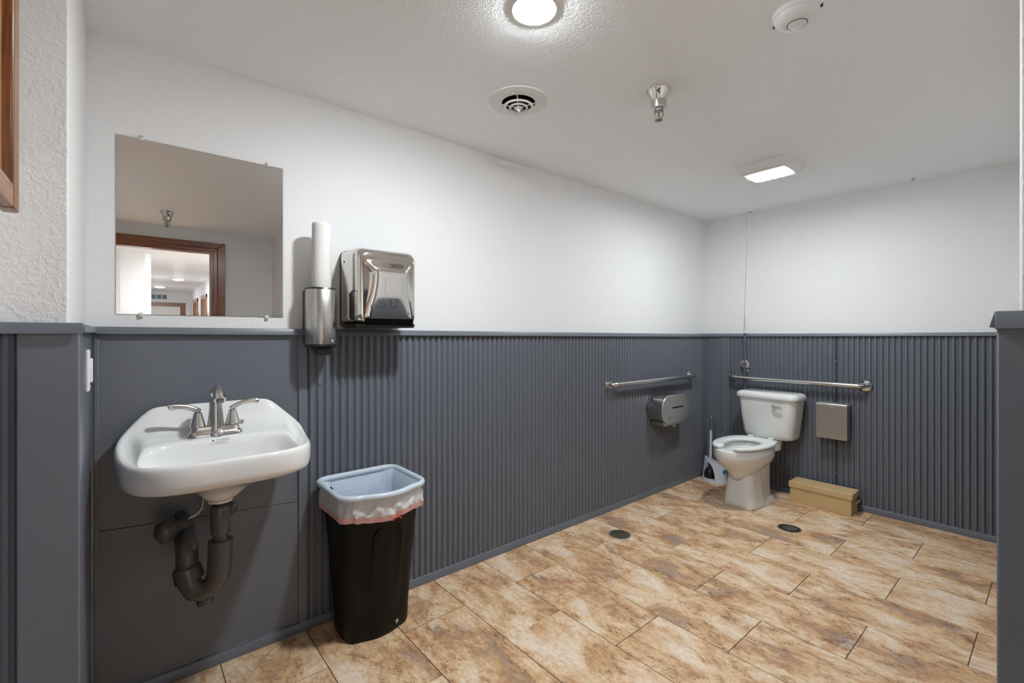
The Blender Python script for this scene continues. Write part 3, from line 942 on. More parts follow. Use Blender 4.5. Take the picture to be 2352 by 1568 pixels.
MB().tube(arc_path([(bx - 0.085, by + 0.048, 0.44), (bx - 0.084, by + 0.052, 0.524), (bx - 0.082, 2.038, 0.526)], 0.050), 0.0320, 24).build('riser_cover', 'pipe', t, smooth=50)
MB().lathe([(0.038, 0), (0.037, 0.005), (0.033, 0.008)], (bx - 0.082, 2.0395, 0.526), 1, 24, -1).build('wall_flange', 'pipe', t, smooth=40)

for sx, lab in ((-1, 'dark grey covered water valve left of the drain trap'), (1, 'dark grey covered water valve behind the drain trap')):
    vx = 0.155 if sx < 0 else 0.300
    t = thing('supply_valve', lab, 'valve', (vx, 2.0395, 0.575), 'valves under the sink')
    zt = 0.580 if sx < 0 else 0.600
    if sx < 0:
        MB().tube([(vx + 0.012, 1.952, zt + 0.004), (vx - 0.020, 1.944, zt), (vx - 0.026, 1.940, zt - 0.001), (vx - 0.046, 1.930, zt - 0.003), (vx - 0.066, 1.922, zt - 0.004), (vx - 0.078, 1.918, zt - 0.005)], [0.0205, 0.0215, 0.0280, 0.0365, 0.0330, 0.010], 22).build('valve_cover', 'pipe', t, smooth=55)
    else:
        MB().tube([(vx - 0.012, 1.958, zt), (vx + 0.004, 1.954, zt), (vx + 0.012, 1.952, zt - 0.001), (vx + 0.018, 1.950, zt - 0.003)], [0.020, 0.0235, 0.020, 0.009], 20).build('valve_cover', 'pipe', t, smooth=55)
    MB().tube([(vx + (0.012 if sx < 0 else -0.004), 1.958, zt + 0.004), (vx, 2.0395, zt + 0.004)], 0.018, 18).build('valve_body', 'pipe', t, smooth=50)
    dx = 0.0
    MB().tube(arc_path([(vx + sx * -0.010, 1.958, zt + 0.012), (vx - sx * 0.05, 1.955, zt + 0.026), (vx - sx * 0.060, 1.955, zt + 0.060), (vx - sx * 0.050, 1.93, 0.775)], 0.024), 0.0032, 8).build('supply_tube', 'steel_h', t, smooth=60)

# ------------------------------------------------------------------ soap dispenser and the roll standing on it
SX = 0.621
t = thing('soap_dispenser', 'brushed steel and black wall soap dispenser below the towel roll', 'soap dispenser', (SX, YW, 1.14))
MB().loft([[(p[0], YW, p[1]) for p in rrect(SX, 1.305, 0.048, 0.115, 0.008)], [(p[0], 1.975, p[1]) for p in rrect(SX, 1.305, 0.048, 0.113, 0.008)]]).build('back_case', 'black', t, bevel=0.003)
def dpro(hx, yf, yb, z, n=22):
    pts = [(SX + hx, yb, z)]
    for k in range(n + 1):
        a = PI * k / n
        pts.append((SX + hx * math.copysign(abs(math.cos(a)) ** 0.75, math.cos(a)), yf + (yb - 0.012 - yf) * (1 - math.sin(a) ** 0.8), z))
    pts.append((SX - hx, yb, z))
    return pts
MB().loft([dpro(0.0565, 1.900, 1.985, 1.193), dpro(0.0575, 1.899, 1.985, 1.20), dpro(0.0575, 1.899, 1.985, 1.415), dpro(0.0562, 1.901, 1.985, 1.4185)]).build('steel_cover', 'steel_v', t, smooth=35)
MB().loft([dpro(0.058, 1.898, 1.99, 1.4165), dpro(0.056, 1.900, 1.99, 1.4225)]).build('top_lip', 'black', t, smooth=35)
MB().loft([dpro(0.050, 1.906, 1.985, 1.181), dpro(0.0582, 1.897, 1.985, 1.186), dpro(0.0582, 1.897, 1.985, 1.1945)]).build('bottom_rim', 'black', t, smooth=35)
MB().box(SX - 0.030, SX + 0.026, 1.912, 1.955, 1.150, 1.182).build('nozzle', 'black', t, bevel=0.006, seg=3)
MB().box(SX - 0.040, SX - 0.012, 1.925, 1.965, 1.170, 1.184).build('push_latch', 'black', t, bevel=0.003)
MB().box(SX + 0.014, SX + 0.028, 1.9015, 1.9035, 1.205, 1.2135).build('level_mark', 'sticker', t)

t = thing('paper_towel_roll', 'slim white paper towel roll standing on the soap dispenser', 'paper roll', (0.6165, 1.945, 1.4225))
prof = [(0.010, 1.4225), (0.0365, 1.4226), (0.0375, 1.426), (0.0373, 1.50), (0.0366, 1.60), (0.0358, 1.675), (0.0350, 1.684), (0.030, 1.6875), (0.012, 1.688), (0.012, 1.66)]
MB().lathe(prof, (0.6165, 1.945, 0), n=40).build('towel_roll', 'paper', t, smooth=60)

# ------------------------------------------------------------------ chrome towel dispenser
t = thing('towel_dispenser', 'polished chrome paper towel dispenser on the white wall', 'towel dispenser', (0.861, YW, 1.262))
TX0, TX1, TZ0, TZ1 = 0.724, 1.000, 1.264, 1.600
MB().loft([[(p[0], YW, p[1]) for p in rrect((TX0 + TX1) / 2 + 0.003, (TZ0 + TZ1) / 2, 0.138, 0.168, 0.022)], [(p[0], 1.99, p[1]) for p in rrect((TX0 + TX1) / 2 + 0.003, (TZ0 + TZ1) / 2, 0.1375, 0.1675, 0.022)]]).build('back_case', 'black', t, smooth=40)
def tring(y, inx, top, bot, r):
    cx_, hx_ = (TX0 + TX1) / 2, (TX1 - TX0) / 2 - inx
    z0_, z1_ = TZ0 + bot, TZ1 - top
    return [(p[0], y, p[1]) for p in rrect(cx_, (z0_ + z1_) / 2, hx_, (z1_ - z0_) / 2, r, 8)]
MB().loft([tring(2.020, 0.0, 0.0, 0.012, 0.028), tring(1.95, 0.0, 0.002, 0.012, 0.030), tring(1.885, 0.001, 0.004, 0.012, 0.032),
           tring(1.862, 0.006, 0.010, 0.015, 0.034), tring(1.850, 0.013, 0.020, 0.020, 0.034), tring(1.845, 0.022, 0.034, 0.026, 0.032)]).build('cover', 'chrome_soft', t, smooth=50)
# swelling front panel, waisted towards the foot
rows = []
nx, nz = 28, 30
for j in range(nz + 1):
    v = j / nz
    z = TZ0 + 0.048 + (TZ1 - 0.036 - TZ0 - 0.048) * v
    row = []
    for i in range(nx + 1):
        u = i / nx * 2 - 1
        wtop = 0.112
        wid = 0.108 - 0.022 * sstep((v - 0.0) / 0.62) + 0.030 * sstep((v - 0.70) / 0.30)
        x = (TX0 + TX1) / 2 + u * wid
        bulge = (0.012 + 0.0125 * min(v, 0.76) / 0.76) * (1 - abs(u) ** 7) * (1 - 0.95 * sstep((v - 0.76) / 0.24))
        zz = z - 0.010 + 0.024 * (1 - u * u) * max(0, 1 - v / 0.35)
        row.append((x, 1.847 - bulge, zz))
    rows.append(row)
MB().loft(rows, False, False, closed=False).build('front_panel', 'chrome_soft', t, smooth=60)
MB().box(TX0 + 0.034, TX1 - 0.022, 1.8425, 1.90, TZ0 + 0.010, TZ0 + 0.037).build('towel_slot', 'hole_shade', t, bevel=0.003)
MB().loft([[(p[0], p[1], TZ0 - 0.001) for p in rrect(0.862, 1.935, 0.132, 0.085, 0.03)], [(p[0], p[1], TZ0 + 0.014) for p in rrect(0.862, 1.935, 0.137, 0.09, 0.03)]]).build('bottom_tray', 'black', t, smooth=40)
def panel_y(x, z):
    v = max(0.0, (z - 1.302) / 0.252)
    wid = 0.108 - 0.022 * sstep(v / 0.62)
    u = (x - 0.862) / wid
    return 1.847 - (0.012 + 0.0125 * min(v, 0.76) / 0.76) * (1 - min(1, abs(u)) ** 7) - 0.0004
MB().lathe([(0.0055, 0), (0.005, 0.0015), (0.002, 0.002)], (TX0 + 0.0005, 1.985, 1.545), 0, 14, -1).build('key_lock', 'black', t, smooth=40)
MB().lathe([(0.0050, 0), (0.0046, 0.0025), (0.002, 0.003)], (0.952, panel_y(0.952, 1.328), 1.328), 1, 14, -1).build('rivet', 'chrome', t, smooth=40)
yy = panel_y(0.80, 1.35)
MB().lathe([(0.0075, 0), (0.0075, 0.0006)], (0.786, yy, 1.350), 1, 22, -1).build('brand_disc', 'ink', t)
lettering('brand_letter', 'B', 0.0105, 'sticker', t, frame_mtx((0.786, yy - 0.0008, 1.350), (1, 0, 0), (0, 0, 1)))
lettering('brand_name', 'Kruger', 0.0145, 'ink', t, frame_mtx((0.823, yy + 0.0002, 1.3495), (1, 0, 0), (0, 0, 1)))
m = MB()
def stroke(mb, pts, r=0.0006):
    mb.tube([(0.881 + a, panel_y(0.881 + a, 1.368 + b), 1.368 + b) for a, b in pts], r, 5)
ell = lambda cx_, cz_, rx, rz, a0=0, a1=360, n=20: [(cx_ + rx * math.cos(math.radians(a0 + (a1 - a0) * k / n)), cz_ + rz * math.sin(math.radians(a0 + (a1 - a0) * k / n))) for k in range(n + 1)]
stroke(m, ell(0.013, 0.008, 0.007, 0.010))
stroke(m, ell(0.013, 0.008, 0.003, 0.004))
stroke(m, [(0.013, 0.018), (-0.012, 0.018), (-0.016, 0.012), (-0.016, 0.003), (-0.012, -0.004), (0.010, -0.003)])
stroke(m, [(-0.012, -0.004), (-0.012, -0.018), (-0.004, -0.015), (0.002, -0.019), (0.010, -0.014), (0.010, -0.003)])
stroke(m, [(-0.004, -0.024), (0.001, -0.016), (0.003, -0.022), (0.008, -0.012)], 0.0009)
m.build('towel_pictogram', 'ink', t)
m = MB()
stroke(m, [(-0.040, 0.105), (-0.044, 0.055), (-0.042, 0.034), (-0.020, 0.029), (0.018, 0.028), (0.036, 0.034), (0.037, 0.06), (0.034, 0.105)], 0.0003)
m.build('window_outline', 'grey_ink', t)

# ------------------------------------------------------------------ light switch
t = thing('light_switch', 'white double-rocker light switch plate beside the sink', 'switch', (PXL - 0.006, 1.82, 1.073))
sxp = PXL - 0.006
MB().loft([[(sxp, p[0], p[1]) for p in rrect(1.818, 1.131, 0.037, 0.060, 0.004)], [(sxp + 0.003, p[0], p[1]) for p in rrect(1.818, 1.131, 0.037, 0.060, 0.004)], [(sxp + 0.006, p[0], p[1]) for p in rrect(1.818, 1.131, 0.034, 0.057, 0.004)]]).build('plate', 'white_plastic', t, smooth=40)
MB().box(sxp + 0.005, sxp + 0.0125, 1.800, 1.836, 1.097, 1.165).build('rocker', 'white_plastic', t, bevel=0.002)
for z in (1.082, 1.180):
    MB().lathe([(0.003, 0), (0.003, 0.001), (0.001, 0.0014)], (sxp + 0.006, 1.818, z), 0, 10).build('plate_screw', 'white_plastic', t, smooth=40)

# ------------------------------------------------------------------ waste bin with liner
BX, BYB = 0.800, 2.012
t = thing('waste_bin', 'tall black plastic waste bin lined with a white bag', 'bin', (0.812, 1.90, 0))
def dshape(cx, hx, yb, yf, bow, z, r=0.05, n=7):
    """flat back against the wall, bowed front"""
    pts = []
    for k in range(n + 1):
        a = PI / 2 * k / n
        pts.append((cx + hx - r + r * math.sin(a + 0), yb - r + r * math.cos(a), z))
    r2 = min(0.075, hx * 0.4)
    for k in range(n + 1):
        a = PI / 2 * k / n
        pts.append((cx + hx - r2 + r2 * math.cos(a), yf + r2 - r2 * math.sin(a), z))
    m_ = 12
    for k in range(1, m_):
        u = k / m_
        x = cx + (hx - r2) * (1 - 2 * u)
        pts.append((x, yf - bow * math.sin(PI * u), z))
    for k in range(n + 1):
        a = PI / 2 * k / n
        pts.append((cx - hx + r2 - r2 * math.sin(a), yf + r2 - r2 * math.cos(a), z))
    for k in range(n + 1):
        a = PI / 2 * k / n
        pts.append((cx - hx + r - r * math.cos(a), yb - r + r * math.sin(a), z))
    return pts
B0 = (0.812, 0.139, 2.000, 1.806, 0.020)
B1 = (0.788, 0.168, 2.010, 1.690, 0.032)
def bin_ring(u, z, grow=0.0):
    p = [a + (b - a) * u for a, b in zip(B0, B1)]
    return dshape(p[0], p[1] + grow, p[2] + grow * 0.2, p[3] - grow, p[4], z)
RIMZ = 0.622
outer = [bin_ring(0.0, 0.0, -0.012), bin_ring(0.0, 0.004, -0.004), bin_ring(0.01, 0.015, 0.0), bin_ring(0.05, 0.08), bin_ring(0.35, 0.30), bin_ring(0.72, 0.52), bin_ring(0.88, 0.596)]
inner = [bin_ring(0.88, 0.596, -0.004), bin_ring(0.30, 0.28, -0.006), bin_ring(0.04, 0.03, -0.008)]
body = MB().loft(outer + inner, True, True).build('bin_body', 'black_matte', t, smooth=50)
# pressed grip hollow edges on the front
for s in (-1, 1):
    MB().tube([(0.80 + s * 0.034, 1.7075, 0.478), (0.80 + s * 0.050, 1.7085, 0.470), (0.80 + s * 0.056, 1.7125, 0.445), (0.80 + s * 0.058, 1.725, 0.38), (0.805 + s * 0.056, 1.7605, 0.21)], [0.002, 0.0035, 0.004, 0.004, 0.001], 8).build('pressed_rib', 'black_matte', body, smooth=60)
MB().add([(0.868, 1.7905, 0.030), (0.878, 1.7915, 0.030), (0.880, 1.7895, 0.046), (0.872, 1.7880, 0.048), (0.862, 1.7880, 0.043), (0.872, 1.7885, 0.041)], [(0, 1, 2, 3, 4, 5)]).build('scratch_mark', 'sticker', body)
# liner: over the rim, hanging outside with a pink hem, loose inside
rng = random.Random(11)
def wob(ring, amp, seed, freq=9):
    r = random.Random(seed)
    ph = [r.uniform(0, 6.28) for _ in range(4)]
    cx = sum(p[0] for p in ring) / len(ring)
    cy = sum(p[1] for p in ring) / len(ring)
    out = []
    n = len(ring)
    for i, p in enumerate(ring):
        a = 2 * PI * i / n
        d = amp * (0.5 * math.sin(freq * a + ph[0]) + 0.35 * math.sin((freq * 2 + 1) * a + ph[1]) + 0.3 * math.sin((freq + 4) * a + ph[2]))
        vx, vy = p[0] - cx, p[1] - cy
        L = math.hypot(vx, vy)
        ny = p[1] + vy / L * d
        out.append((p[0] + vx / L * d, min(ny, 2.024), p[2] + 0.6 * amp * math.sin(3 * a + ph[3])))
    return out
def rimring(z, grow):
    return bin_ring(1.0, z, grow)
def dense(ring, k=3):
    out = []
    n = len(ring)
    for i in range(n):
        a, b = Vector(ring[i]), Vector(ring[(i + 1) % n])
        for q in range(k):
            out.append(tuple(a.lerp(b, q / k)))
    return out
bag = MB().loft([dense(rimring(0.622, 0.003)), wob(dense(rimring(0.606, -0.003)), 0.002, 1), wob(dense(bin_ring(0.97, 0.592, 0.003)), 0.005, 2, 13), wob(dense(bin_ring(0.95, 0.576, 0.007)), 0.009, 3, 9), wob(dense(bin_ring(0.93, 0.560, 0.009)), 0.008, 13, 11), wob(dense(bin_ring(0.90, 0.545, 0.010)), 0.006, 4, 8)], False, False)
bag_o = bag.build('bag_skirt', 'bag', t, smooth=180)
MB().loft([wob(dense(bin_ring(0.90, 0.547, 0.0110)), 0.006, 4, 8), wob(dense(bin_ring(0.88, 0.534, 0.0105)), 0.006, 4, 8), wob(dense(bin_ring(0.86, 0.522, 0.0090)), 0.0065, 4, 8)], False, False).build('bag_hem', 'bag_hem', bag_o, smooth=180)
MB().tube([(0.792, 1.662, 0.517), (0.802, 1.661, 0.527), (0.816, 1.661, 0.529), (0.830, 1.663, 0.519)], [0.005, 0.0065, 0.0065, 0.005], 8, flat=0.5).build('drawstring_loop', 'red', bag_o, smooth=60)
rim_path = dense(rimring(RIMZ, 0.006), 2)
rings = []
n = len(rim_path)
for i in range(n):
    p = Vector(rim_path[i])
    d = (Vector(rim_path[(i + 1) % n]) - Vector(rim_path[i - 1])).normalized()
    o_ = Vector((d.y, -d.x, 0))
    rings.append([tuple(p + o_ * (0.011 * math.cos(2 * PI * k / 10)) + Vector((0, 0, 0.0125 * math.sin(2 * PI * k / 10)))) for k in range(10)])
rings.append(rings[0])
MB().loft(rings, False, False).build('bag_rim', 'bag_rim', t, smooth=60)
MB().loft([dense(rimring(0.622, -0.002)), dense(bin_ring(0.93, 0.603, -0.010)), wob(dense(bin_ring(0.86, 0.565, -0.018)), 0.008, 5, 5), wob(dense(bin_ring(0.72, 0.50, -0.018)), 0.014, 6, 5), wob(dense(bin_ring(0.5, 0.40, -0.018)), 0.018, 7, 6), wob(dense(bin_ring(0.2, 0.30, -0.04)), 0.016, 8, 6), wob(dense(bin_ring(0.0, 0.26, -0.09)), 0.01, 9, 5)], False, True).build('bag_inside', 'bag_in', t, smooth=180)

# ------------------------------------------------------------------ grab bars
def grab_bar(label, p0, p1, out, base_n):
    t = thing('grab_bar', label, 'grab bar', p0, 'grab bars around the toilet')
    P0, P1, O = Vector(p0), Vector(p1), Vector(out)
    d = (P1 - P0).normalized()
    st = 0.055
    MB().tube(arc_path([P0, P0 + O * st, P1 + O * st, P1], 0.042, 10), 0.0160, 20).build('bar', 'steel_h', t, smooth=60)
    ax = 1 if abs(O.y) > 0.5 else 0
    sg = O.y if ax == 1 else O.x
    for P in (P0, P1):
        f = MB().lathe([(0.0385, 0.0), (0.0385, 0.002), (0.036, 0.005), (0.022, 0.0065), (0.019, 0.013), (0.016, 0.0135)], tuple(P), ax, 36, sg).build('flange', 'chrome', t, smooth=40)
        for k in range(6):
            a = PI / 6 + k * PI / 3
            off = Vector((math.cos(a) * 0.029, 0, math.sin(a) * 0.029)) if ax == 1 else Vector((0, math.cos(a) * 0.029, math.sin(a) * 0.029))
            MB().lathe([(0.0038, 0.0055), (0.0036, 0.0075), (0.0015, 0.0082)], tuple(P + off), ax, 8, sg).build('flange_screw', 'steel_dull', f, smooth=40)
grab_bar('long steel grab bar on the left wall above the toilet paper holder', (2.575, 2.0335, 0.886), (3.662, 2.0335, 0.884), (0, -1, 0), 0)
grab_bar('steel grab bar on the back wall over the toilet tank', (3.9465, 1.800, 0.873), (3.9465, 0.886, 0.875), (-1, 0, 0), 0)

# ------------------------------------------------------------------ twin toilet paper dispenser
t = thing('toilet_paper_dispenser', 'worn steel twin toilet paper dispenser with rounded ends under the bar', 'paper dispenser', (3.235, YF, 0.545))
def stad(y, grow=0.0):
    return [(p[0], y, p[1]) for p in rrect(3.232, 0.668, 0.196 + grow, 0.099 + grow, 0.0975 + grow, 12)]
MB().loft([stad(2.0335, 0.004), stad(1.925, 0.004)]).build('body', 'steel_h', t, smooth=35)
MB().loft([stad(1.926, 0.0065), stad(1.903, 0.0065), stad(1.9005, 0.0045)]).build('rim_band', 'steel_h', t, smooth=35)
MB().loft([stad(1.9015, 0.001), stad(1.8985, 0.0)]).build('face', 'steel_dull', t, smooth=35)
MB().loft([[(p[0], 1.8995, p[1]) for p in rrect(3.245, 0.677, 0.078, 0.0045, 0.0043, 4)], [(p[0], 1.8978, p[1]) for p in rrect(3.245, 0.677, 0.078, 0.0045, 0.0043, 4)]]).build('level_slot', 'hole_shade', t)
MB().box(3.078, 3.345, 1.915, 2.0335, 0.545, 0.576).box(3.068, 3.35, 1.909, 1.915, 0.545, 0.568).build('tear_guard', 'steel_dull', t, bevel=0.0015)
MB().prism([(3.195, 0.541), (3.235, 0.541), (3.224, 0.527), (3.208, 0.527)], 1.908, 1.916, 1).build('tear_tab', 'steel_ring', t)
for dx in (0, 0.02):
    MB().lathe([(0.003, 0), (0.002, 0.0015)], (3.075, 1.945 + dx, 0.553), 0, 8, -1).build('rivet', 'steel_ring', t)
m = MB()
ex = lambda pts: [(3.13 + a, 1.8982, 0.600 + b) for a, b in pts]
m.tube(ex([(-0.012, -0.012), (-0.004, 0.012), (-0.004, 0.026)]), 0.0014, 5).tube(ex([(-0.004, 0.014), (0.016, 0.012), (0.024, 0.016)]), 0.0014, 5).tube(ex([(0.010, 0.012), (0.006, -0.010)]), 0.0014, 5)
m.build('worn_print', 'grey_ink', t)

# ------------------------------------------------------------------ toilet
TY = 1.480
t = thing('toilet', 'white two-piece toilet with an open-front seat against the back wall', 'toilet', (3.55, TY, 0))
def tank_ring(hy, xf, xb, z, bow=0.02, n=10, r=0.045):
    pts = []
    base = rrect((xf + xb) / 2, 0, (xb - xf) / 2, hy, r, 6)
    for x, y in base:
        k = (xb - x) / (xb - xf)
        pts.append((x - bow * (1 - (y / hy) ** 2) * k, TY - 0.016 + y, z))
    return pts
MB().loft([tank_ring(0.150, 3.775, 3.925, 0.440), tank_ring(0.174, 3.757, 3.928, 0.448), tank_ring(0.180, 3.752, 3.930, 0.47), tank_ring(0.198, 3.742, 3.932, 0.60), tank_ring(0.213, 3.735, 3.932, 0.742)]).build('tank', 'porcelain_toilet', t, smooth=60)
MB().loft([tank_ring(0.210, 3.738, 3.932, 0.738), tank_ring(0.223, 3.724, 3.935, 0.742), tank_ring(0.226, 3.721, 3.936, 0.750), tank_ring(0.226, 3.721, 3.936, 0.764), tank_ring(0.222, 3.725, 3.935, 0.777), tank_ring(0.212, 3.735, 3.930, 0.787), tank_ring(0.19, 3.75, 3.92, 0.7925)]).build('tank_lid', 'porcelain_toilet', t, smooth=70)
lv = MB().lathe([(0.0135, 0), (0.013, 0.008), (0.009, 0.011)], (3.722, 1.392, 0.694), 0, 18, -1).build('flush_escutcheon', 'chrome', t, smooth=40)
MB().tube([(3.709, 1.394, 0.695), (3.704, 1.375, 0.694), (3.702, 1.345, 0.691), (3.703, 1.328, 0.689)], [0.009, 0.0075, 0.0085, 0.006], 12, flat=1.1).build('flush_lever', 'chrome', t, smooth=60)
def egg(xf, xb, hw, z, n=48, sharp=2.0, back=2.6):
    """elongated outline: pointed-oval front, squarer back"""
    xm = xf + (xb - xf) * 0.56
    pts = []
    for k in range(n):
        a = 2 * PI * k / n
        ct, st = math.cos(a), math.sin(a)
        if ct < 0:
            x = xm - (xm - xf) * abs(ct) ** (2 / sharp)
            y = hw * math.copysign(abs(st) ** (2 / sharp), st)
        else:
            x = xm + (xb - xm) * abs(ct) ** (2 / back)
            y = hw * math.copysign(abs(st) ** (2 / back), st)
        pts.append((x, TY + y, z))
    return pts
RZ = 0.428
bowl = [egg(3.355, 3.50, 0.020, 0.203), egg(3.328, 3.54, 0.048, 0.214), egg(3.297, 3.60, 0.084, 0.247), egg(3.255, 3.64, 0.122, 0.290), egg(3.215, 3.67, 0.156, 0.325), egg(3.190, 3.685, 0.167, 0.352), egg(3.183, 3.69, 0.173, 0.372),
        egg(3.180, 3.68, 0.172, RZ - 0.010), egg(3.186, 3.69, 0.171, RZ - 0.001), egg(3.200, 3.68, 0.165, RZ), egg(3.235, 3.62, 0.130, RZ - 0.001), egg(3.245, 3.60, 0.118, RZ - 0.03), egg(3.27, 3.58, 0.105, RZ - 0.09), egg(3.36, 3.54, 0.05, RZ - 0.15)]
MB().loft(bowl).build('bowl', 'porcelain_toilet', t, smooth=60)
MB().loft([[(3.60, TY - 0.10, 0.36), (3.79, TY - 0.11, 0.36), (3.79, TY + 0.11, 0.36), (3.60, TY + 0.10, 0.36)], [(3.60, TY - 0.10, 0.417), (3.83, TY - 0.105, 0.417), (3.83, TY + 0.105, 0.417), (3.60, TY + 0.10, 0.417)], [(3.62, TY - 0.095, 0.424), (3.83, TY - 0.10, 0.442), (3.83, TY + 0.10, 0.442), (3.62, TY + 0.095, 0.424)]]).build('tank_shelf', 'porcelain_toilet', t, bevel=0.02, seg=4)
def foot(xf, xb, hw, z, r):
    return [(p[0], TY + p[1], z) for p in rrect((xf + xb) / 2, 0, (xb - xf) / 2, hw, r, 8)]
MB().loft([foot(3.352, 3.58, 0.110, 0.0, 0.055), foot(3.347, 3.585, 0.113, 0.004, 0.055), foot(3.350, 3.575, 0.110, 0.03, 0.053), foot(3.362, 3.555, 0.101, 0.12, 0.050), foot(3.370, 3.545, 0.096, 0.20, 0.048), foot(3.372, 3.545, 0.094, 0.27, 0.046), foot(3.38, 3.54, 0.088, 0.315, 0.044)]).build('pedestal', 'porcelain_toilet', t, smooth=60)
MB().loft([foot(3.55, 3.735, 0.072, 0.0, 0.035), foot(3.55, 3.730, 0.070, 0.10, 0.035), foot(3.55, 3.725, 0.072, 0.25, 0.035), foot(3.55, 3.74, 0.085, 0.37, 0.035)]).build('trapway', 'porcelain_toilet', t, smooth=60)
MB().loft([foot(3.50, 3.745, 0.116, 0.0, 0.06), foot(3.50, 3.745, 0.116, 0.016, 0.06), foot(3.51, 3.738, 0.105, 0.030, 0.06), foot(3.52, 3.732, 0.088, 0.042, 0.05)]).build('rear_foot', 'porcelain_toilet', t, smooth=60)
for s in (-1, 1):
    MB().lathe([(0.014, 0.028), (0.0135, 0.038), (0.009, 0.044), (0.003, 0.046)], (3.645, TY + s * 0.094, 0), n=16).build('bolt_cap', 'porcelain_toilet', t, smooth=60)
# open-front seat
SZ0, SZ1 = 0.434, 0.456
def seat_curves(th):
    """outer and inner seat edge in direction th (pi = front)"""
    def pt(xf, xb, hw, sharp, back):
        xm = xf + (xb - xf) * 0.56
        ct, st = math.cos(th), math.sin(th)
        if ct < 0:
            return xm - (xm - xf) * abs(ct) ** (2 / sharp), hw * math.copysign(abs(st) ** (2 / sharp), st)
        return xm + (xb - xm) * abs(ct) ** (2 / back), hw * math.copysign(abs(st) ** (2 / back), st)
    return pt(3.172, 3.700, 0.176, 2.1, 2.6), pt(3.262, 3.585, 0.102, 2.1, 2.2)
rings = []
gap = 0.33
steps = 60
for k in range(steps + 1):
    th = PI + gap + (2 * PI - 2 * gap) * k / steps
    (xo, yo), (xi, yi) = seat_curves(th)
    e = min(k, steps - k)
    q = {0: 0.55, 1: 0.86}.get(e, 1.0)          # rounded ends
    mxp, myp = (xo + xi) / 2, (yo + yi) / 2
    xo, yo, xi, yi = mxp + (xo - mxp) * q, myp + (yo - myp) * q, mxp + (xi - mxp) * q, myp + (yi - myp) * q
    L = lambda a: (xo + (xi - xo) * a, TY + yo + (yi - yo) * a)
    hm = (SZ1 - SZ0) * (0.7 if e == 0 else 1.0)
    rings.append([L(0.0) + (SZ0 + 0.003,), L(0.0) + (SZ0 + 0.012,), L(0.04) + (SZ0 + hm * 0.86,), L(0.14) + (SZ0 + hm,), L(0.75) + (SZ0 + hm * 0.96,), L(0.95) + (SZ0 + hm * 0.75,), L(1.0) + (SZ0 + 0.008,), L(0.97) + (SZ0,), L(0.05) + (SZ0,)])
MB().loft(rings).build('seat', 'seat_plastic', t, smooth=60)
for s in (-1, 1):
    MB().box(3.690, 3.722, TY + s * 0.075 - 0.018, TY + s * 0.075 + 0.018, 0.434, 0.458).build('seat_hinge', 'seat_plastic', t, bevel=0.006, seg=3)

t.rotation_euler = (0, 0, math.radians(-3.5))
t.location = (3.545, TY + 0.010, 0)

# ------------------------------------------------------------------ brush caddy with brush and plunger
cxp, cyp = 3.800, 1.885
t = thing('brush_caddy', 'white plastic caddy with a blue sticker in the corner by the toilet', 'caddy', (cxp, cyp, 0))
def caddy_ring(s, z, n=40):
    return [(cxp + 0.068 * s * math.cos(2 * PI * k / n), cyp + 0.098 * s * math.copysign(abs(math.sin(2 * PI * k / n)) ** 0.85, math.sin(2 * PI * k / n)), z) for k in range(n)]
# shell with an arched opening on the side facing the left wall
n = 56
def caddy_top(a):
    # height of the shell: tall by the brush, dips to the right
    return 0.168 + 0.035 * math.cos(a - 2.0)
m = MB()
ro, ri = [], []
zs = 12
verts, faces = [], []
def open_h(a):
    d = (a - 2.80 + PI) % (2 * PI) - PI
    return 0.145 * math.sqrt(max(0.0, 1 - (d / 0.62) ** 2)) if abs(d) < 0.62 else 0.0
for wall_k, sc in ((0, 1.0), (1, 0.95)):
    for k in range(n):
        a = 2 * PI * k / n
        z_lo = 0.0 if open_h(a) == 0 else 0.026
        oh = open_h(a)
        for j in range(zs + 1):
            u = j / zs
            base = max(0.0, 0.022 + oh) if oh > 0 else 0.0
            z = base + (caddy_top(a) - base) * u
            tap = 1.0 - 0.16 * z / 0.2
            verts.append((cxp + 0.070 * sc * tap * math.cos(a), cyp + 0.100 * sc * tap * math.copysign(abs(math.sin(a)) ** 0.85, math.sin(a)), z))
idx = lambda w_, k, j: w_ * n * (zs + 1) + (k % n) * (zs + 1) + j
for k in range(n):
    for j in range(zs):
        faces.append((idx(0, k, j), idx(0, k + 1, j), idx(0, k + 1, j + 1), idx(0, k, j + 1)))
        faces.append((idx(1, k, j), idx(1, k, j + 1), idx(1, k + 1, j + 1), idx(1, k + 1, j)))
    faces.append((idx(0, k, zs), idx(0, k + 1, zs), idx(1, k + 1, zs), idx(1, k, zs)))
    faces.append((idx(0, k, 0), idx(1, k, 0), idx(1, k + 1, 0), idx(0, k + 1, 0)))
m.add(verts, faces).build('shell', 'caddy', t, smooth=50)
MB().loft([caddy_ring(1.06, 0.0), caddy_ring(1.06, 0.006), caddy_ring(1.03, 0.024)]).build('base_tray', 'caddy', t, smooth=50)
a_s = 4.45
def on_shell(a, z, g=1.012):
    tap = 1.0 - 0.16 * z / 0.2
    return (cxp + 0.070 * g * tap * math.cos(a), cyp + 0.100 * g * tap * math.copysign(abs(math.sin(a)) ** 0.85, math.sin(a)), z)
m = MB()
c0 = [on_shell(a_s + 0.21 * math.cos(2 * PI * k / 20), 0.098 + 0.017 * math.sin(2 * PI * k / 20), 1.004) for k in range(20)]
c1 = [on_shell(a_s + 0.21 * math.cos(2 * PI * k / 20), 0.098 + 0.017 * math.sin(2 * PI * k / 20), 1.015) for k in range(20)]
m.loft([c0, c1]).build('round_sticker', 'blue', t)
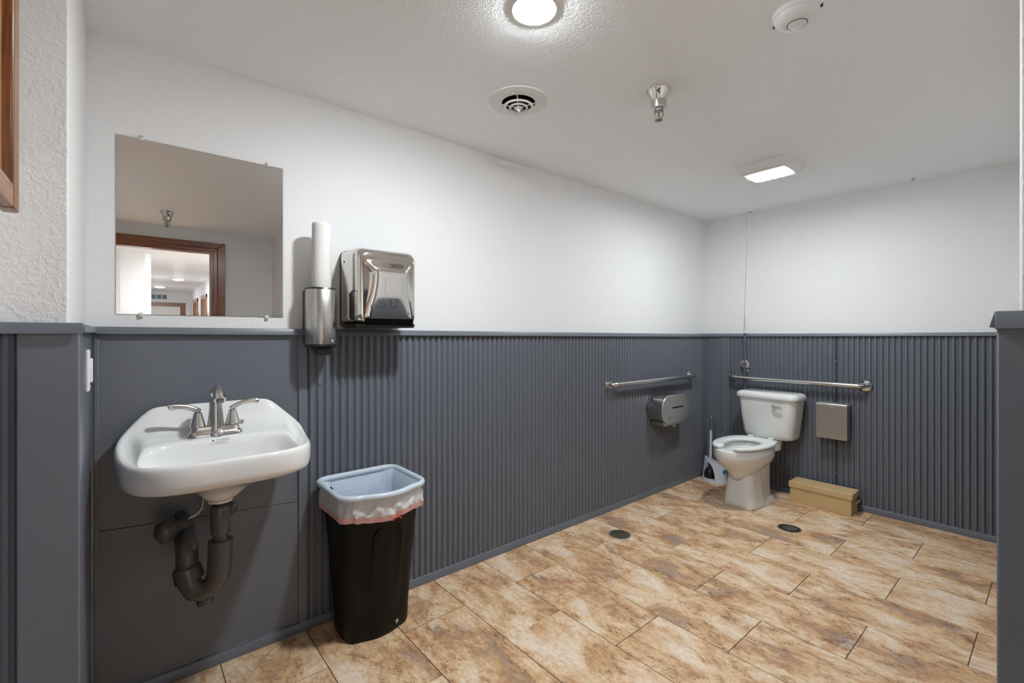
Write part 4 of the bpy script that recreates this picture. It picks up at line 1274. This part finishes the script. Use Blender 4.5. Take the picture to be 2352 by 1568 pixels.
# plunger with the black cup
t = thing('plunger', 'toilet plunger with black rubber cup, white stick and grey grip in the caddy', 'plunger', (3.788, 1.918, 0.026))
MB().lathe([(0.036, 0.027), (0.043, 0.032), (0.045, 0.060), (0.040, 0.088), (0.026, 0.108), (0.013, 0.118), (0.013, 0.150)], (3.788, 1.918, 0), n=28).build('rubber_cup', 'rubber', t, smooth=50)
MB().tube([(3.788, 1.918, 0.14), (3.789, 1.915, 0.28), (3.790, 1.913, 0.41), (3.790, 1.9125, 0.43)], [0.0105, 0.0095, 0.0105, 0.0125], 14).build('stick', 'caddy', t, smooth=60)
MB().tube([(3.790, 1.9125, 0.420), (3.790, 1.9115, 0.45), (3.791, 1.9105, 0.51), (3.791, 1.910, 0.535)], [0.0115, 0.0135, 0.0135, 0.0105], 16).build('grip', 'grip', t, smooth=60)
MB().lathe([(0.0105, 0.533), (0.0115, 0.538), (0.009, 0.545), (0.004, 0.547)], (3.791, 1.910, 0), n=14).build('end_cap', 'chrome', t, smooth=60)
# brush, mostly hidden by the seat
t = thing('toilet_brush', 'toilet brush with a grey grip behind the toilet seat in the caddy', 'brush', (3.805, 1.838, 0.026))
MB().lathe([(0.020, 0.028), (0.033, 0.036), (0.036, 0.065), (0.028, 0.092), (0.012, 0.098)], (3.805, 1.838, 0), n=22).build('bristles', 'white_plastic', t, smooth=50)
MB().tube([(3.805, 1.838, 0.09), (3.807, 1.825, 0.25), (3.810, 1.808, 0.40)], [0.009, 0.008, 0.0095], 12).build('stick', 'caddy', t, smooth=60)
MB().tube([(3.8095, 1.8085, 0.385), (3.810, 1.805, 0.41), (3.811, 1.800, 0.455)], [0.0105, 0.0125, 0.0105], 14).build('grip', 'grip', t, smooth=60)
MB().lathe([(0.0105, 0.454), (0.0115, 0.459), (0.009, 0.466), (0.003, 0.468)], (3.811, 1.800, 0), n=14).build('end_cap', 'chrome', t, smooth=60)

# ------------------------------------------------------------------ pipe run behind the toilet
t = thing('water_pipe', 'thin white water pipe running down the back wall to a chrome ring', 'pipe', (3.925, 1.69, 0.76))
MB().tube([(3.926, 1.655, CE - 0.001), (3.925, 1.662, 2.0), (3.922, 1.676, 1.6), (3.921, 1.688, 1.24)], [0.0055, 0.0060, 0.0072, 0.0080], 14).build('white_pipe', 'white_plastic', t, smooth=60)
MB().tube([(3.921, 1.688, 1.242), (3.922, 1.690, 1.10), (3.923, 1.690, 0.90), (3.924, 1.688, 0.76)], [0.0085, 0.0088, 0.0080, 0.0075], 14).build('grey_pipe', 'grip', t, smooth=60)
for k in range(9):
    MB().box(3.9125, 3.9140, 1.6855 - 0.0012, 1.6855 + 0.0022, 1.265 + k * 0.013, 1.265 + k * 0.013 + (0.009 if k % 3 else 0.005)).build('pipe_print', 'ink', t)
MB().lathe([(0.020, 0), (0.018, -0.003), (0.009, -0.005)], (3.926, 1.655, CE), n=20).build('ceiling_ring', 'steel_ring', t, smooth=40)
m = MB()
rings = []
for k in range(33):
    a = math.radians(105 + 335 * k / 32)
    e = Vector((0.10, math.cos(a), math.sin(a)))
    q = lambda r, d: (3.920 - d - 0.25 * r * math.sin(a), 1.690 + r * math.cos(a), 0.986 + r * math.sin(a))
    rings.append([q(0.036, 0), q(0.036, 0.002), q(0.030, 0.005), q(0.014, 0.006), q(0.012, 0.001), q(0.012, 0)])
m.loft(rings).build('split_ring', 'steel_ring', t, smooth=40)
MB().tube([(3.922, 1.672, 0.944), (3.918, 1.668, 0.925)], 0.006, 10).build('shutoff_stub', 'steel_dull', t, smooth=60)

# ------------------------------------------------------------------ sanitary bin
t = thing('sanitary_bin', 'small stainless steel sanitary bin hung on the back wall', 'bin', (3.94, 1.065, 0.487))
MB().box(3.858, 3.9465, 0.972, 1.158, 0.490, 0.722).build('body', 'steel_v', t, bevel=0.002)
MB().box(3.8545, 3.858, 0.971, 1.159, 0.489, 0.724).build('front_panel', 'steel_dull', t, bevel=0.0012)
MB().prism([(3.852, 0.7215), (3.852, 0.7345), (3.856, 0.7390), (3.9465, 0.7390), (3.9465, 0.7245), (3.857, 0.7215)], 0.970, 1.160, 1).build('lid', 'steel_ring', t, bevel=0.0012)
pts = [(1.065 + 0.016 * math.cos(math.radians(a)), 0.7225 + 0.011 * math.sin(math.radians(a))) for a in range(180, 361, 15)]
MB().prism(pts, 3.8515, 3.854, 0).build('lid_tab', 'steel_ring', t)

# ------------------------------------------------------------------ storage box
t = thing('storage_box', 'long tan fabric storage box with lid on the floor by the toilet', 'box', (3.84, 1.11, 0))
MB().box(3.766, 3.916, 0.925, 1.300, 0, 0.125).build('box_body', 'tan_box', t, bevel=0.003)
MB().box(3.758, 3.924, 0.917, 1.308, 0.110, 0.151).build('lid', 'tan_box', t, bevel=0.004)
MB().tube(arc_path([(3.79, 0.9245, 0.088), (3.79, 0.908, 0.088), (3.89, 0.908, 0.088), (3.89, 0.9245, 0.088)], 0.012, 5), 0.010, 8, flat=0.25, up=(0, 0, 1)).build('leather_handle', 'leather', t, smooth=60)

# ------------------------------------------------------------------ floor drains
c = (2.342, 1.760, 0.0)
t = thing('floor_drain', 'round aged brass cleanout cover set in the floor near the left wall', 'drain', c)
MB().lathe([(0.069, 0.0005), (0.069, 0.0022), (0.064, 0.003), (0.062, 0.0022)], c, n=48).build('rim', 'steel_ring', t, smooth=40)
pl = MB().lathe([(0.062, 0.0005), (0.062, 0.0026), (0.059, 0.0028)], c, n=48).build('cover', 'brass', t, smooth=40)
m = MB()
for i in range(-6, 7):
    for j in range(-8, 9):
        u, v = i * 0.0095 + (0.0047 if j % 2 else 0), j * 0.0066
        if math.hypot(u, v) < 0.053:
            d1, d2 = (0.7665, -0.6423), (0.6423, 0.7665)
            px_, py_ = c[0] + u * d1[0] + v * d2[0], c[1] + u * d1[1] + v * d2[1]
            a, b = 0.0032, 0.0013
            m.loft([[(px_ + sx * a * d1[0] + sy * b * d2[0], py_ + sx * a * d1[1] + sy * b * d2[1], z) for sx, sy in ((-1, -1), (1, -1), (1, 1), (-1, 1))] for z in (0.0025, 0.0040)])
m.build('tread_bars', 'brass', pl, kind='stuff')
MB().lathe([(0.0045, 0.0027), (0.004, 0.0042), (0.001, 0.0044)], c, n=12).build('centre_screw', 'steel_dull', pl, smooth=40)
c = (3.240, 1.122, 0.0)
t = thing('floor_drain', 'round black floor drain with pale rim in front of the storage box', 'drain', c)
MB().lathe([(0.069, 0.0005), (0.069, 0.0025), (0.064, 0.0032), (0.0625, 0.002)], c, n=48).build('rim', 'steel_ring', t, smooth=40)
pl = MB().lathe([(0.0625, 0.0005), (0.0625, 0.0022), (0.050, 0.0028)], c, n=48).build('grate', 'drain_black', t, smooth=40)
m = MB()
for i in range(-4, 5):
    for j in range(-3, 4):
        u, v = i * 0.0105 + (0.005 if j % 2 else 0), j * 0.0095
        if math.hypot(u, v) < 0.043:
            px_, py_ = c[0] + u * 0.7665 + v * 0.6423, c[1] - u * 0.6423 + v * 0.7665
            m.lathe([(0.0030, 0.0026), (0.0028, 0.0036), (0.001, 0.0038)], (px_, py_, 0), n=8)
m.build('grate_studs', 'steel_ring', pl, kind='stuff')

# ------------------------------------------------------------------ oak wall cabinet at the left edge
t = thing('wall_cabinet', 'varnished oak wall cabinet at the left edge of the picture', 'cabinet', (EX, 0.90, 1.44))
CX, CY0, CY1, CZ0, CZ1 = -0.140, 0.62, 1.172, 1.446, 2.06
MB().box(EX, CX - 0.022, CY0 + 0.02, CY1 - 0.028, CZ0 - 0.014, CZ1 - 0.02).build('cabinet_box', 'oak_y', t, bevel=0.002)
dr = MB().box(CX - 0.020, CX - 0.014, CY0 + 0.04, CY1 - 0.04, CZ0 + 0.03, CZ1 - 0.04).build('door_panel', 'oak_panel', t)
for y0_, y1_ in ((CY1 - 0.052, CY1), (CY0, CY0 + 0.052)):
    MB().box(CX - 0.022, CX, y0_, y1_, CZ0, CZ1).build('door_stile', 'oak_v', t, bevel=0.004, seg=3)
for z0_, z1_ in ((CZ0, CZ0 + 0.040), (CZ1 - 0.05, CZ1)):
    MB().box(CX - 0.022, CX - 0.0005, CY0 + 0.052, CY1 - 0.052, z0_, z1_).build('door_rail', 'oak_y', t, bevel=0.004, seg=3)

# ------------------------------------------------------------------ hallway air grille seen in the mirror
t = thing('air_grille', 'white three-section air grille on the far hallway wall in the mirror', 'grille', (0.63, HE, 2.03))
MB().box(0.47, 0.79, HE, HE + 0.012, 2.03, 2.165).build('grille_frame', 'white_plastic', t)
for k in range(3):
    x0_ = 0.485 + k * 0.1
    MB().box(x0_, x0_ + 0.088, HE + 0.010, HE + 0.014, 2.045, 2.15).build('grille_panel', 'grip', t)
